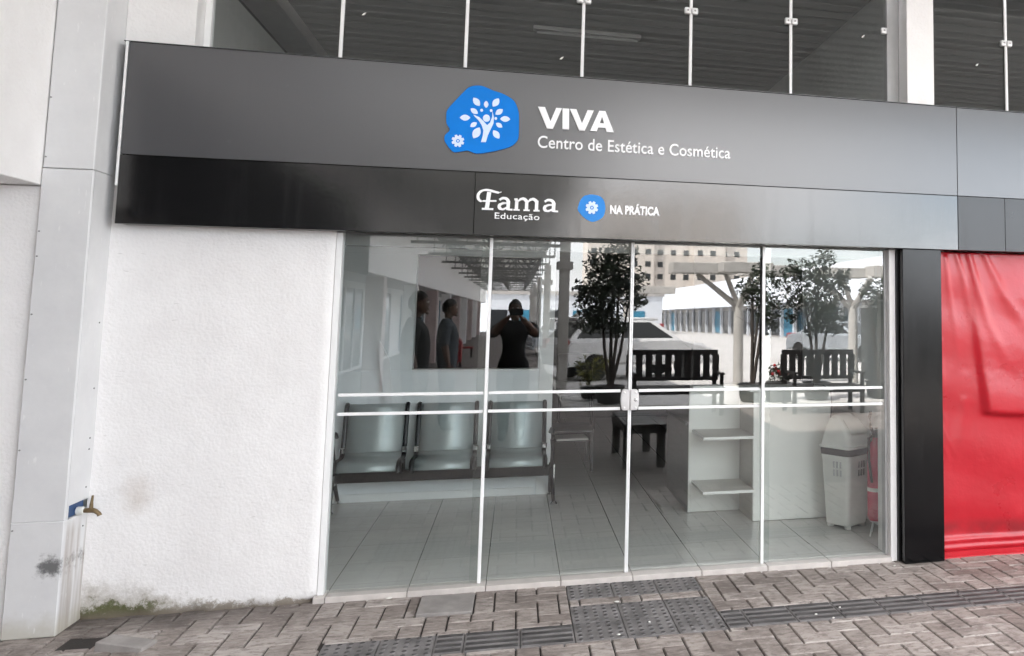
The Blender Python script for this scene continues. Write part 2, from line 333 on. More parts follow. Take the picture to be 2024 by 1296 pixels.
def sheet_mat(name, fac, col):
    m = bpy.data.materials.new(name); m.use_nodes = True; t = m.node_tree; L = t.links; t.nodes.clear()
    o = nd(t, 'ShaderNodeOutputMaterial'); d = nd(t, 'ShaderNodeBsdfDiffuse'); d.inputs[0].default_value = (*col, 1)
    tr = nd(t, 'ShaderNodeBsdfTranslucent'); tr.inputs[0].default_value = (.5, .5, .49, 1)
    mx = nd(t, 'ShaderNodeMixShader'); mx.inputs[0].default_value = fac
    L.new(d.outputs[0], mx.inputs[1]); L.new(tr.outputs[0], mx.inputs[2]); L.new(mx.outputs[0], o.inputs[0]); return m
M['sheet'] = sheet_mat('translucent_roof', .6, (.6, .6, .58)); M['ribbed_sheet'] = sheet_mat('ribbed_roof_sheet', .14, (.6, .6, .59))

# ------------------------------------------------------------------ mesh helpers
class MB:
    def __init__(s): s.bm = bmesh.new()
    def box(s, x0, x1, y0, y1, z0, z1, bev=0, rot=None, piv=None, seg=1):
        r = bmesh.ops.create_cube(s.bm, size=1)
        vs = r['verts']
        for v in vs: v.co = Vector(((x0+x1)/2+v.co.x*(x1-x0), (y0+y1)/2+v.co.y*(y1-y0), (z0+z1)/2+v.co.z*(z1-z0)))
        if bev:
            es = list({e for v in vs for e in v.link_edges})
            rr = bmesh.ops.bevel(s.bm, geom=es, offset=bev, segments=seg, affect='EDGES', profile=.5)
            vs = list({v for f in rr['faces'] for v in f.verts} | {v for v in vs if v.is_valid})
        if rot is not None:
            P = Vector(piv) if piv is not None else Vector(((x0+x1)/2, (y0+y1)/2, (z0+z1)/2))
            for v in vs: v.co = P + rot @ (v.co-P)
        return vs
    def tube(s, pts, r, n=8, cap=True):
        pts = [Vector(p) for p in pts]
        rs = r if isinstance(r, (list, tuple)) else [r]*len(pts)
        rings = []
        up = Vector((0, 0, 1))
        for i, p in enumerate(pts):
            d = (pts[min(i+1, len(pts)-1)]-pts[max(i-1, 0)]).normalized()
            a = d.cross(up)
            if a.length < .05: a = d.cross(Vector((1, 0, 0)))
            a.normalize(); b = d.cross(a)
            rings.append([s.bm.verts.new(p+(a*math.cos(2*math.pi*k/n)+b*math.sin(2*math.pi*k/n))*rs[i]) for k in range(n)])
        for A, B in zip(rings, rings[1:]):
            for k in range(n): s.bm.faces.new((A[k], A[(k+1) % n], B[(k+1) % n], B[k]))
        if cap: s.bm.faces.new(rings[0][::-1]); s.bm.faces.new(rings[-1])
        return rings
    def prism(s, poly, fn, d0, d1, bev=0):
        """poly: 2-D outline; fn(u,v,d) -> point; extruded from depth d0 (front) to d1"""
        A = [s.bm.verts.new(fn(u, v, d0)) for u, v in poly]; B = [s.bm.verts.new(fn(u, v, d1)) for u, v in poly]
        n = len(poly)
        try: s.bm.faces.new(A)
        except ValueError: pass
        s.bm.faces.new(B[::-1])
        for k in range(n): s.bm.faces.new((A[k], B[k], B[(k+1) % n], A[(k+1) % n]))
        return A, B
    def lathe(s, prof, c, n=20, axis='Z'):
        rings = []
        for r, h in prof:
            ring = []
            for k in range(n):
                a = 2*math.pi*k/n; o = Vector((r*math.cos(a), r*math.sin(a), h))
                if axis == 'Y': o = Vector((r*math.cos(a), h, r*math.sin(a)))
                if axis == 'X': o = Vector((h, r*math.cos(a), r*math.sin(a)))
                ring.append(s.bm.verts.new(Vector(c)+o))
            rings.append(ring)
        for A, B in zip(rings, rings[1:]):
            for k in range(n): s.bm.faces.new((A[k], A[(k+1) % n], B[(k+1) % n], B[k]))
        s.bm.faces.new(rings[0][::-1]); s.bm.faces.new(rings[-1])
    def ball(s, c, rx, ry=None, rz=None, n=12):
        r = bmesh.ops.create_uvsphere(s.bm, u_segments=n, v_segments=max(6, n*2//3), radius=1)
        for v in r['verts']: v.co = Vector((c[0]+v.co.x*rx, c[1]+v.co.y*(ry or rx), c[2]+v.co.z*(rz or rx)))
    def quad(s, a, b, c, d): s.bm.faces.new([s.bm.verts.new(Vector(p)) for p in (a, b, c, d)])

def finish(name, mb, m, parent=None, smooth=False, recalc=True):
    bm = mb.bm if isinstance(mb, MB) else mb
    if recalc: bmesh.ops.recalc_face_normals(bm, faces=bm.faces)
    off = parent_loc(parent) if parent else None
    if off is not None: bmesh.ops.translate(bm, verts=bm.verts, vec=-off)
    me = bpy.data.meshes.new(name); bm.to_mesh(me); bm.free()
    for mm in (m if isinstance(m, (list, tuple)) else [m]): me.materials.append(mm)
    if smooth:
        me.shade_smooth() if hasattr(me, 'shade_smooth') else None
        me.set_sharp_from_angle(angle=R(smooth if smooth is not True else 40))
    o = bpy.data.objects.new(name, me); COL.objects.link(o)
    if parent: o.parent = parent
    return o
def parent_loc(p):
    v = Vector((0, 0, 0))
    while p is not None: v += p.location; p = p.parent
    return v
def thing(name, label, cat, loc=(0, 0, 0), group=None):
    o = bpy.data.objects.new(name, None); COL.objects.link(o); o.location = loc; o.empty_display_size = .1
    return tag(o, label, cat, group)
def tag(o, label, cat, group=None):
    o['label'] = label; o['category'] = cat
    if group: o['group'] = group
    return o
def struct(o): o['kind'] = 'structure'; return o
def kids(o): return [c for c in bpy.data.objects if c.parent == o]
def dup(o, loc, label, rotz=None):
    c = o.copy(); COL.objects.link(c); c.location = loc; c['label'] = label
    if rotz is not None: c.rotation_euler = (0, 0, rotz)
    for k in kids(o):
        d = k.copy(); COL.objects.link(d); d.parent = c
        for k2 in kids(k):
            e = k2.copy(); COL.objects.link(e); e.parent = d
    return c
XZ = lambda u, v, d: Vector((u, d, v))          # facade drawing: u = x, v = z, depth = y
def tintify(o, fn):
    me = o.data; a = me.color_attributes.new('tint', 'FLOAT_COLOR', 'CORNER')
    for p in me.polygons:
        c = fn(p)
        for li in p.loop_indices: a.data[li].color = (c, c, c, 1)

# ================================================================== GROUND
PW = .111
DOME = [(.325+.25*i, .325+.25*i+.246, -.37-.25*(j+1)+.003, -.37-.25*j) for i in range(3) for j in range(2)]
DOME += [(.325+.25*i, .325+.25*i+.246, -.262, -.012) for i in range(3)]
DOME += [(-.325-.25*(i+1)+.004, -.325-.25*i, -.872-.25*j, -.625-.25*j) for i in range(2) for j in range(2)]
GUIDE = [(-.322, -.192, -.872, -.625), (-.188, .066, -.872, -.625), (.07, .321, -.872, -.625)]
GUIDE += [(1.078+.12, 1.078+.12+.246, -.858, -.612)] + [(1.078, 1.194, -.858, -.612)] + [(1.448+.2515*i, 1.448+.2515*i+.2475, -.858, -.612) for i in range(12)]
SLAB = (-.452, -.168, -.352, -.052); HOLE = (-1.997, -1.846, -.412, -.252)
def build_pavement():
    ex = DOME+GUIDE+[SLAB, HOLE]
    ex = [(-.825, 1.073, -.872, -.622), (.325, 1.071, -.872, -.368), (.325, 1.071, -.264, -.010), (-.825, -.325, -1.125, -.62), (1.073, 4.5, -.862, -.608), SLAB, HOLE]
    bm = bmesh.new(); tl = bm.faces.layers.float.new('t')
    X0, X1, Y0, Y1 = -2.95, 4.4, -2.35, .06
    rects = []
    for i in range(int((X1-X0)/PW)+3):
        for j in range(int((Y1-Y0)/PW)+3):
            k = (i-j) % 4; x = X0+i*PW; y = Y0+j*PW
            if k == 0: rects.append((x, x+2*PW, y, y+PW))
            elif k == 2: rects.append((x, x+PW, y-PW, y+PW))
    def sub(r, e):
        x0, x1, y0, y1 = r; a0, a1, b0, b1 = e
        if a0 >= x1 or a1 <= x0 or b0 >= y1 or b1 <= y0: return [r]
        o = []
        if a0 > x0: o.append((x0, a0, y0, y1))
        if a1 < x1: o.append((a1, x1, y0, y1))
        m0, m1 = max(x0, a0), min(x1, a1)
        if b0 > y0: o.append((m0, m1, y0, b0))
        if b1 < y1: o.append((m0, m1, b1, y1))
        return o
    tint = []
    for r in rects:
        ps = [r]
        for e in ex:
            ps = [q for p_ in ps for q in sub(p_, e)]
        t0 = rnd.random(); tilt = (rnd.uniform(-.012, .012), rnd.uniform(-.012, .012)); dz = rnd.uniform(-.0025, .0015)
        for x0, x1, y0, y1 in ps:
            y1 = min(y1, .055)
            if x1-x0 < .018 or y1-y0 < .018: continue
            gx, gy = .0038, .0014; c = .0042; x0 += gx; x1 -= gx; y0 += gy; y1 -= gy
            cx, cy_ = (x0+x1)/2, (y0+y1)/2
            def ring(i, z): return [bm.verts.new((x, y, z+dz+(x-cx)*tilt[0]+(y-cy_)*tilt[1])) for x, y in ((x0+i, y0+i), (x1-i, y0+i), (x1-i, y1-i), (x0+i, y1-i))]
            T, C, B = ring(c, 0), ring(0, -.0055), ring(0, -.03)
            fs = [bm.faces.new(T)]
            for A, D in ((T, C), (C, B)):
                for k in range(4): fs.append(bm.faces.new((A[k], D[k], D[(k+1) % 4], A[(k+1) % 4])))
            for f in fs: f[tl] = t0
    # sand bed under the pavers, and the same walkway carried on as plain paving out to its kerb
    n0 = len(bm.faces)
    def sheet(x0, x1, y0, y1, z, mi):
        f = bm.faces.new([bm.verts.new(p) for p in ((x0, y0, z), (x1, y0, z), (x1, y1, z), (x0, y1, z))]); f.material_index = mi; f[tl] = .5
    sheet(-3, 4.6, -2.5, .1, -.013, 1)
    sheet(-6, -2.95, -9, .1, -.002, 2); sheet(4.4, 40, -9, .1, -.002, 2); sheet(-2.95, 4.4, -9, -2.35, -.004, 2)
    sheet(-6, .9, -62, -9, -.002, 2)
    bmesh.ops.recalc_face_normals(bm, faces=bm.faces)
    vals = [f[tl] for f in bm.faces]
    o = finish('pavement', bm, [M['paver'], M['joint'], M['walk']], recalc=False)
    tintify(o, lambda p: vals[p.index])
    return struct(o)
def walk_mat():
    m = mat('walkway_brick', (.20, .17, .155), .8, var=.2, scale=3); t = m.node_tree; b = t.nodes['Principled BSDF']; pos, _ = xyz(t)
    br = nd(t, 'ShaderNodeTexBrick', i_Scale=1.0); br.inputs['Color1'].default_value = (1, 1, 1, 1); br.inputs['Color2'].default_value = (.75, .75, .75, 1); br.inputs['Mortar'].default_value = (.25, .25, .25, 1)
    br.inputs['Mortar Size'].default_value = .006; br.inputs['Brick Width'].default_value = .222; br.inputs['Row Height'].default_value = .111; t.links.new(pos, br.inputs['Vector'])
    src = b.inputs['Base Color'].links[0].from_socket
    mm = nd(t, 'ShaderNodeMix', data_type='RGBA', blend_type='MULTIPLY'); mm.inputs[0].default_value = 1
    t.links.new(src, mm.inputs[6]); t.links.new(br.outputs[0], mm.inputs[7]); t.links.new(mm.outputs[2], b.inputs['Base Color'])
    return m
M['walk'] = walk_mat()
build_pavement()
def build_tactile():
    b = MB()
    for x0, x1, y0, y1 in DOME:
        b.box(x0, x1, y0, y1, -.03, -.001, .002)
        nx = 5; sx = (x1-x0)/nx
        for i in range(nx):
            for j in range(5):
                cx, cy_ = x0+(i+.5)*sx, y0+(j+.5)*(y1-y0)/5
                if cx < -.83: continue
                b.lathe([(.0125, -.002), (.0115, .0025), (.0065, .0045)], (cx, cy_, 0), 8)
    for x0, x1, y0, y1 in GUIDE:
        b.box(x0, x1, y0, y1, -.03, -.001, .002)
        for j in range(4):
            cy_ = y0+(j+.5)*(y1-y0)/4
            b.box(x0+.008, x1-.008, cy_-.016, cy_+.016, -.004, .0045 if x0 < 1 else .0028, .0025)
    o = finish('tactile_paving', b, [M['tactile'], M['tactile_dark']], smooth=30)
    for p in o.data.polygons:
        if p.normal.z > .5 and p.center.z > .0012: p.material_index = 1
    return struct(o)
build_tactile()
b = MB(); b.box(SLAB[0]+.004, SLAB[1]-.004, SLAB[2]+.004, SLAB[3]-.004, -.03, .012, .003, rot=Matrix.Rotation(R(1.2), 3, 'Y'))
tag(finish('paving_slab', b, M['slab']), 'plain grey concrete slab set into the pavers before the door', 'paving slab')
# loose paver lifted out of the hole beside the column
b = MB(); b.box(-1.80, -1.585, -.50, -.39, -.02, .028, .004, rot=Matrix.Rotation(R(7), 3, 'Y') @ Matrix.Rotation(R(-14), 3, 'Z'))
tag(finish('loose_paver', b, M['slab']), 'loose grey paver tilted up beside the dark hole in the pavement', 'paver')
b = MB(); b.box(HOLE[0], HOLE[1], HOLE[2], HOLE[3], -.06, -.0125)
struct(finish('pavement_hole', b, M['joint']))
# little bits of litter
for k, (x, y, s) in enumerate([(-.62, -.02, .018), (.575, -.36, .014), (1.56, -.79, .008), (1.63, -.86, .007), (.70, -.70, .006), (2.33, -.10, .007), (1.72, -.72, .007), (.53, -.83, .010)]):
    b = MB(); b.ball((x, y, .004), s, s*.6, .004, 8)
    tag(finish('litter', b, M['label']), ['flattened white scrap lying on the door sill edge', 'white cigarette end lying between the dotted paving tiles', 'white speck of litter on the ribbed guide tiles', 'white speck of litter at the front edge of the ribbed guide tiles', 'white speck of litter on the middle dotted tile', 'white speck of litter in front of the black pillar', 'white speck of litter near the back of the ribbed guide tiles', 'white scrap at the front corner of the dotted tiles'][k], 'litter', 'litter on the pavement')

# sunlit parking lot sloping gently away from the shops
def build_lot():
    bm = bmesh.new(); rows = [(-9, -.03), (-12, -.03), (-140, -1.33), (-420, -1.35)]
    xs = [-300, .9, 300]
    g = [[bm.verts.new((x, y, z)) for x in xs] for y, z in rows]
    for a, c in zip(g, g[1:]):
        for k in range(2): bm.faces.new((a[k], a[k+1], c[k+1], c[k]))
    f = bm.faces.new([bm.verts.new(p) for p in ((-300, 300, -.06), (300, 300, -.06), (300, -9, -.06), (-300, -9, -.06))])
    return struct(finish('parking_lot', bm, M['lot']))
build_lot()
b = MB(); b.box(.9, 40, -9.12, -9.0, -.2, .01, .01); b.box(.78, .9, -62, -9.12, -.9, .01, .01)
struct(finish('kerb', b, M['conc']))

# ================================================================== THE SHOP FRONT
# white rendered wall left of the glass
t = thing('plaster_wall', 'white rough plastered wall left of the glass doors, mossy at its foot', 'wall', (-1.5, 0, 0))
def grid_wall(x0, x1, z0, z1, y0, y1, nx, nz):
    bm = bmesh.new()
    g = [[bm.verts.new((x0+(x1-x0)*i/nx, y0, z0+(z1-z0)*j/nz)) for i in range(nx+1)] for j in range(nz+1)]
    for j in range(nz):
        for i in range(nx): bm.faces.new((g[j][i], g[j][i+1], g[j+1][i+1], g[j+1][i]))
    ed = [e for e in bm.edges if e.is_boundary]
    r = bmesh.ops.extrude_edge_only(bm, edges=ed)
    for v in r['geom']:
        if isinstance(v, bmesh.types.BMVert): v.co.y = y1
    return bm
bm = grid_wall(-2.075, -.988, -.02, 2.2, 0.0, .2, 44, 80)
for v in bm.verts:
    x, z = v.co.x, v.co.z
    if v.co.y < .1:
        v.co.y += .0035*math.sin(x*7+1)*math.sin(z*5) + rnd.uniform(-.0012, .0012)
        if z < .06 and x > -1.05: v.co.y += .035*(1-z/.06)*((x+1.05)/.062)       # broken lower corner
        if z < .03: v.co.y += .012*max(0, math.sin(x*23)+.3)
    if x > -1.0: v.co.y += .012 if v.co.y < .1 else 0
finish('wall_face', bm, M['plaster'], t, smooth=60)

# metal-clad column
t = thing('clad_column', 'pale grey metal-clad column between the plaster wall and the left wing', 'column', (-2.18, -.11, 0))
b = MB(); b.box(-2.288, -2.068, -.231, 0.01, 0, .535, .004); finish('lower_cladding', b, M['column'], t)
b = MB()
b.box(-2.288, -2.068, -.231, -.215, .535, 2.243, .004)                       # front sheet
b.box(-2.288, -2.075, -.215, 0.01, .6, 2.243); 
b.box(-2.082, -2.068, -.215, 0.01, .60, 2.243)
b.box(-2.082, -2.068, -.215, -.20, .535, .60)
b.box(-2.20, -2.19, -.215, 0.01, .535, .6)
finish('middle_cladding', b, M['column'], t)
b = MB(); b.box(-2.286, -2.0695, -.2295, 0.01, 2.2465, 4.0, .004); finish('upper_cladding', b, M['column'], t)
for i, z in enumerate([1.93, 1.807, 1.524, 1.211, .876, .501, 2.30, 2.6]):
    b = MB(); b.lathe([(.0042, 0), (.0042, -.003), (.002, -.004)], (-2.276, -.231, z), 8, 'Y'); finish('screw', b, M['bolt'], t)
for i, z in enumerate([1.483, .902, .847, .66, .47, 1.15]):
    b = MB(); b.lathe([(.0042, 0), (.0042, .003), (.002, .004)], (-2.068, -.045, z), 8, 'X'); finish('screw', b, M['bolt'], t)
# water tap coming out of a cut in the column
t = thing('water_tap', 'small brass water tap with white fitting set in the grey column', 'tap', (-2.068, -.11, .53))
b = MB(); b.box(-2.13, -2.078, -.20, -.03, .537, .598, .003); finish('blue_box', b, M['blue_box'], t)
b = MB(); b.lathe([(.016, 0), (.020, .004), (.020, .03), (.014, .034)], (-2.078, -.10, .555), 10, 'X'); finish('white_fitting', b, M['white_pvc'], t, smooth=True)
b = MB(); b.tube([(-2.045, -.10, .555), (-2.01, -.10, .555), (-1.995, -.10, .55), (-1.980, -.10, .537), (-1.976, -.10, .527)], [.011, .013, .011, .010, .011], 10); finish('spout', b, M['brass'], t, smooth=True)
b = MB(); b.tube([(-2.015, -.10, .56), (-2.015, -.10, .59)], [.010, .008], 8); b.tube([(-2.015, -.10, .59), (-2.012, -.10, .627)], [.007, .005], 8); finish('tap_handle', b, M['brass'], t, smooth=True)

# left wing: beam face running towards the viewer with recessed shopfront below
t = thing('wing_building', 'white wing of shops running out at right angles left of the column', 'building', (-2.6, -30, 0))
b = MB(); b.box(-3.4, -2.291, -62, -.05, 2.16, 4.6, .004); finish('beam', b, M['plaster_plain'], t)
b = MB(); b.box(-6, -2.292, -.20, -.05, 0, 2.155, 0); b.box(-4.2, -4.05, -62, -.2, 0, 4.618); finish('wall', b, M['plaster_plain'], t)
b = MB(); b.box(-2.29, -2.262, -9.0, -.95, 2.10, 3.05, .003); finish('dark_reflection_panel', b, M['cloth_dark'], t)  # dark panel added out of view so the sign's left end reflects black
b = MB(); b.box(-9, -3.41, -62, 6, 4.62, 4.75); finish('roof', b, M['roof_deck'], t)  # roof stretched past the wing to stop sun leaking onto the pavement
for k in range(10):
    y = -6.0-5.2*k
    b = MB(); b.box(-2.62, -2.31, y-.17, y+.17, 0, 2.158, .01); finish('pillar', b, M['shop_pink'] if k % 2 else M['plaster_plain'], t)
for k in range(8):
    y = -5.2-5.2*k
    b = MB(); b.box(-4.045, -4.0, y-3.6, y-1.2, .1, 2.1); w_ = finish('shop_window', b, M['shop_blue'] if k % 3 == 1 else M['win_dark'], t)
    for yy in (y-3.6, y-2.4, y-1.2):
        b = MB(); b.box(-4.0, -3.97, yy-.03, yy+.03, .1, 2.1); finish('mullion', b, M['white_metal'], w_)

# ---- fascia sign
t = thing('fascia_sign', 'long grey and black sign board over the glass doors with white lettering', 'sign', (.4, -.08, 1.99))
b = MB(); b.box(-2.012, 2.8035, -.10, -.062, 2.3545, 2.95, .0015); finish('grey_panel', b, M['grey_panel'], t)
b = MB(); b.box(2.8065, 7.5, -.10, -.062, 2.3545, 2.95, .0015); finish('grey_panel', b, M['grey_panel'], t)
for x0, x1, k in [(-2.014, -.2555, 0), (-.2535, 2.8035, 0), (2.807, 3.157, 1), (3.1585, 7.5, 1)]:
    b = MB(); b.box(x0, x1, -.0995, -.060, 1.992, 2.3515, .0015); finish('black_panel', b, M['black_dull'] if k else M['black_panel'], t)
b = MB(); b.box(-2.0, 7.5, -.0615, .05, 1.9935, 2.945); finish('backing_box', b, M['black_dull'], t)
b = MB(); b.box(-2.027, -2.0155, -.103, 0.0, 2.19, 2.955, .002); finish('edge_trim', b, M['white_metal'], t)
b = MB(); b.box(-2.036, 7.5, -.104, .0, 2.9525, 2.956); finish('top_cap', b, M['grey_panel'], t)
def rib(b, pts, wd, y0, y1):
    """flat stroke of changing width as a prism"""
    P = [Vector(p) for p in pts]; n = len(P)
    ws = wd if isinstance(wd, (list, tuple)) else [wd]*n
    Lf, Rt = [], []
    for i in range(n):
        d = (P[min(i+1, n-1)]-P[max(i-1, 0)]).normalized(); q = Vector((-d.y, d.x))*ws[i]/2
        Lf.append(P[i]+q); Rt.append(P[i]-q)
    b.prism([tuple(v) for v in Lf+Rt[::-1]], XZ, y0, y1)
def spline(pts, n=5, closed=False):
    P = [Vector(p) for p in pts]; o = []
    N = len(P)
    for i in range(N if closed else N-1):
        g = lambda k: P[k % N] if closed else P[max(0, min(N-1, k))]
        a, b_, c, d = g(i-1), g(i), g(i+1), g(i+2)
        for s in range(n):
            u = s/n; o.append(.5*((2*b_)+(c-a)*u+(2*a-5*b_+4*c-d)*u*u+(3*b_-a-3*c+d)*u**3))
    if not closed: o.append(P[-1])
    return [tuple(v) for v in o]
F0 = -.10
# big blue badge
BLOB = [(-.2835, 2.8503), (-.2409, 2.8537), (-.2018, 2.8413), (-.1713, 2.83), (-.1277, 2.8187), (-.0836, 2.7982), (-.0522, 2.772), (-.0323, 2.7256), (-.0264, 2.6846), (-.0246, 2.5748), (-.0356, 2.5394), (-.0649, 2.5102), (-.116, 2.4889), (-.1839, 2.4695), (-.2516, 2.4565), (-.2986, 2.4708), (-.328, 2.4663), (-.3738, 2.4574), (-.3971, 2.4747), (-.4129, 2.4943), (-.429, 2.5219), (-.4278, 2.5533), (-.4062, 2.5772), (-.4069, 2.5951), (-.4222, 2.621), (-.4257, 2.6656), (-.4196, 2.7021), (-.3814, 2.7546), (-.3331, 2.8154), (-.3128, 2.837)]
badge = None
b = MB(); b.prism(spline(BLOB, 3, True), XZ, F0-.008, F0-.0005); badge = finish('logo_badge', b, M['logo_blue'], t, recalc=True)
b = MB(); ox, oz = -.226, 2.655
b.prism([(ox+(x-ox)*1.012, oz+(z-oz)*1.012) for x, z in spline(BLOB, 3, True)], XZ, F0-.0045, F0-.0004); finish('badge_rim', b, M['tube_black'], badge)
LEAF = [[(-.2825, 2.7802), (-.2467, 2.7347)], [(-.212, 2.7673), (-.2104, 2.7255)], [(-.1421, 2.7864), (-.1739, 2.7364)], [(-.2954, 2.7157), (-.2552, 2.6886)], [(-.1183, 2.724), (-.1577, 2.691)], [(-.3524, 2.6591), (-.295, 2.6622)], [(-.131, 2.6673), (-.0748, 2.6694)], [(-.2584, 2.6367), (-.293, 2.6099)], [(-.1533, 2.6411), (-.1171, 2.6181)], [(-.242, 2.6088), (-.2736, 2.5443)], [(-.1663, 2.5975), (-.132, 2.5515)]]
for a, c in LEAF:
    A, Cc = Vector(a), Vector(c); d = Cc-A; q = Vector((-d.y, d.x)); pl = []
    for s in range(13):
        u = s/12; pl.append(A+d*u+q*(.30*math.sin(math.pi*u)**.8))
    for s in range(1, 12):
        u = 1-s/12; pl.append(A+d*u-q*(.30*math.sin(math.pi*u)**.8))
    b = MB(); b.prism([tuple(v) for v in pl], XZ, F0-.011, F0-.0075); finish('leaf', b, M['emblem'], badge)
b = MB()
for x, z, r in [(-.2347, 2.7101, .008), (-.1825, 2.712, .0075), (-.1551, 2.6674, .0075), (-.2065, 2.6657, .0195)]:
    b.prism([(x+r*math.cos(k*math.pi/10), z+r*1.1*math.sin(k*math.pi/10)) for k in range(20)], XZ, F0-.011, F0-.0075)
b.prism([(-.2796, 2.6814), (-.2468, 2.6692), (-.223, 2.6482), (-.2016, 2.6251), (-.1859, 2.6416), (-.176, 2.6742), (-.1755, 2.7089), (-.1657, 2.6749), (-.1669, 2.6384), (-.1819, 2.601), (-.1959, 2.5638), (-.2048, 2.5261), (-.232, 2.5244), (-.2232, 2.562), (-.221, 2.5939), (-.2324, 2.6248), (-.2504, 2.6508), (-.2725, 2.672)], XZ, F0-.0113, F0-.0075)
finish('figure_emblem', b, M['emblem'], badge)
def gear(c, r, parent, y):
    b = MB(); n = 8; N = 64; out_, inn = [], []
    for k in range(N):
        a = 2*math.pi*k/N; ph = (k % (N//n))/(N//n)
        rr = r if .22 < ph < .78 else r*.76
        out_.append(Vector((c[0]+rr*math.cos(a), y, c[1]+rr*1.05*math.sin(a)))); inn.append(Vector((c[0]+r*.30*math.cos(a), y, c[1]+r*.31*math.sin(a))))
    V = [[b.bm.verts.new(p+Vector((0, d, 0))) for p in L_] for L_ in (out_, inn) for d in (0, .003)]
    for k in range(N):
        j = (k+1) % N
        b.bm.faces.new((V[0][k], V[0][j], V[2][j], V[2][k])); b.bm.faces.new((V[1][k], V[1][j], V[0][j], V[0][k])); b.bm.faces.new((V[2][k], V[2][j], V[3][j], V[3][k]))
    finish('gear_emblem', b, M['emblem'], parent)
    b = MB(); b.prism([(c[0]+r*.16*math.cos(k*math.pi/8), c[1]+r*.16*math.sin(k*math.pi/8)) for k in range(16)], XZ, y, y+.003); finish('gear_hub', b, M['emblem'], parent)
gear((-.3571, 2.5238), .0345, badge, F0-.011)
B2 = [(.3717, 2.2449), (.4031, 2.2509), (.4486, 2.2437), (.4719, 2.2244), (.4837, 2.1879), (.4828, 2.1509), (.47, 2.1181), (.4343, 2.0956), (.4028, 2.0907), (.3617, 2.1139), (.3294, 2.1493), (.326, 2.1721), (.3367, 2.2092), (.3539, 2.2358)]
b = MB(); b.prism(spline(B2, 4, True), XZ, F0-.005, F0-.0002); bad2 = finish('small_badge', b, M['logo_blue2'], t); bad2['label'] = 'small light blue badge with a white gear'
gear((.4061, 2.1727), .037, bad2, F0-.009)
# VIVA
VIVA = [[(.0800, 2.7545), (.1190, 2.7545), (.1525, 2.672), (.1830, 2.7545), (.2160, 2.7545), (.1680, 2.629), (.1340, 2.629)],
        [(.2199, 2.7545), (.2576, 2.7545), (.2605, 2.6305), (.2225, 2.6305)],
        [(.2632, 2.7545), (.3, 2.7545), (.3345, 2.672), (.3655, 2.7545), (.402, 2.7545), (.3523, 2.629), (.3206, 2.629)]]
b = MB()
for pl in VIVA: b.prism(pl, XZ, F0-.012, F0-.0003)
A_ = [((.3830, 2.6305), (.4228, 2.6305), (.4335, 2.655), (.4715, 2.655), (.4805, 2.6305), (.5233, 2.6305), (.4705, 2.7555), (.4340, 2.7555))]
b.prism([(.3830, 2.6305), (.4228, 2.6305), (.4523, 2.7215), (.4705, 2.7555), (.4340, 2.7555)], XZ, F0-.012, F0-.0003)
b.prism([(.4812, 2.6305), (.5233, 2.6305), (.4705, 2.7553), (.4523, 2.7213)], XZ, F0-.0122, F0-.0003)
b.prism([(.4312, 2.654), (.4740, 2.654), (.4660, 2.6805), (.4395, 2.6805)], XZ, F0-.0124, F0-.0003)
finish('lettering', b, M['letter_white'], t)
def text_mesh(txt, x0, x1, zb, cap, parent, m, off=0.0, y=F0-.0005, depth=.006, sp=1.0, name='lettering'):
    c = bpy.data.curves.new(name, 'FONT'); c.body = txt; c.size = 1; c.extrude = .5; c.offset = off; c.space_character = sp; c.resolution_u = 6
    o = bpy.data.objects.new(name, c); COL.objects.link(o); bpy.context.view_layer.update()
    me = bpy.data.meshes.new_from_object(o.evaluated_get(bpy.context.evaluated_depsgraph_get())); bpy.data.objects.remove(o)
    xs = [v.co.x for v in me.vertices]; sx = (x1-x0)/(max(xs)-min(xs)); mn = min(xs)
    c2 = bpy.data.curves.new('cap_ref', 'FONT'); c2.body = 'E'; o2 = bpy.data.objects.new('cap_ref', c2); COL.objects.link(o2); bpy.context.view_layer.update()
    m2 = bpy.data.meshes.new_from_object(o2.evaluated_get(bpy.context.evaluated_depsgraph_get())); bpy.data.objects.remove(o2); H = max(v.co.y for v in m2.vertices); bpy.data.meshes.remove(m2)
    pl = parent_loc(parent)
    for v in me.vertices:
        X_, Y_, Z_ = v.co; v.co = Vector((x0+(X_-mn)*sx, y-(.5+Z_)*depth, zb+Y_*cap/H))-pl
    me.materials.clear(); me.materials.append(m)
    o = bpy.data.objects.new(name, me); COL.objects.link(o); o.parent = parent
    return o
text_mesh('Centro de Estética e Cosmética', .0845, 1.2425, 2.514, .069, t, M['letter_white'], off=.006, sp=1.02)
text_mesh('Educação', -.141, .108, 2.088, .034, t, M['letter_white'], off=.004, sp=1.05)
text_mesh('NA PRÁTICA', .513, .808, 2.143, .047, t, M['letter_white'], off=.045, sp=1.04)
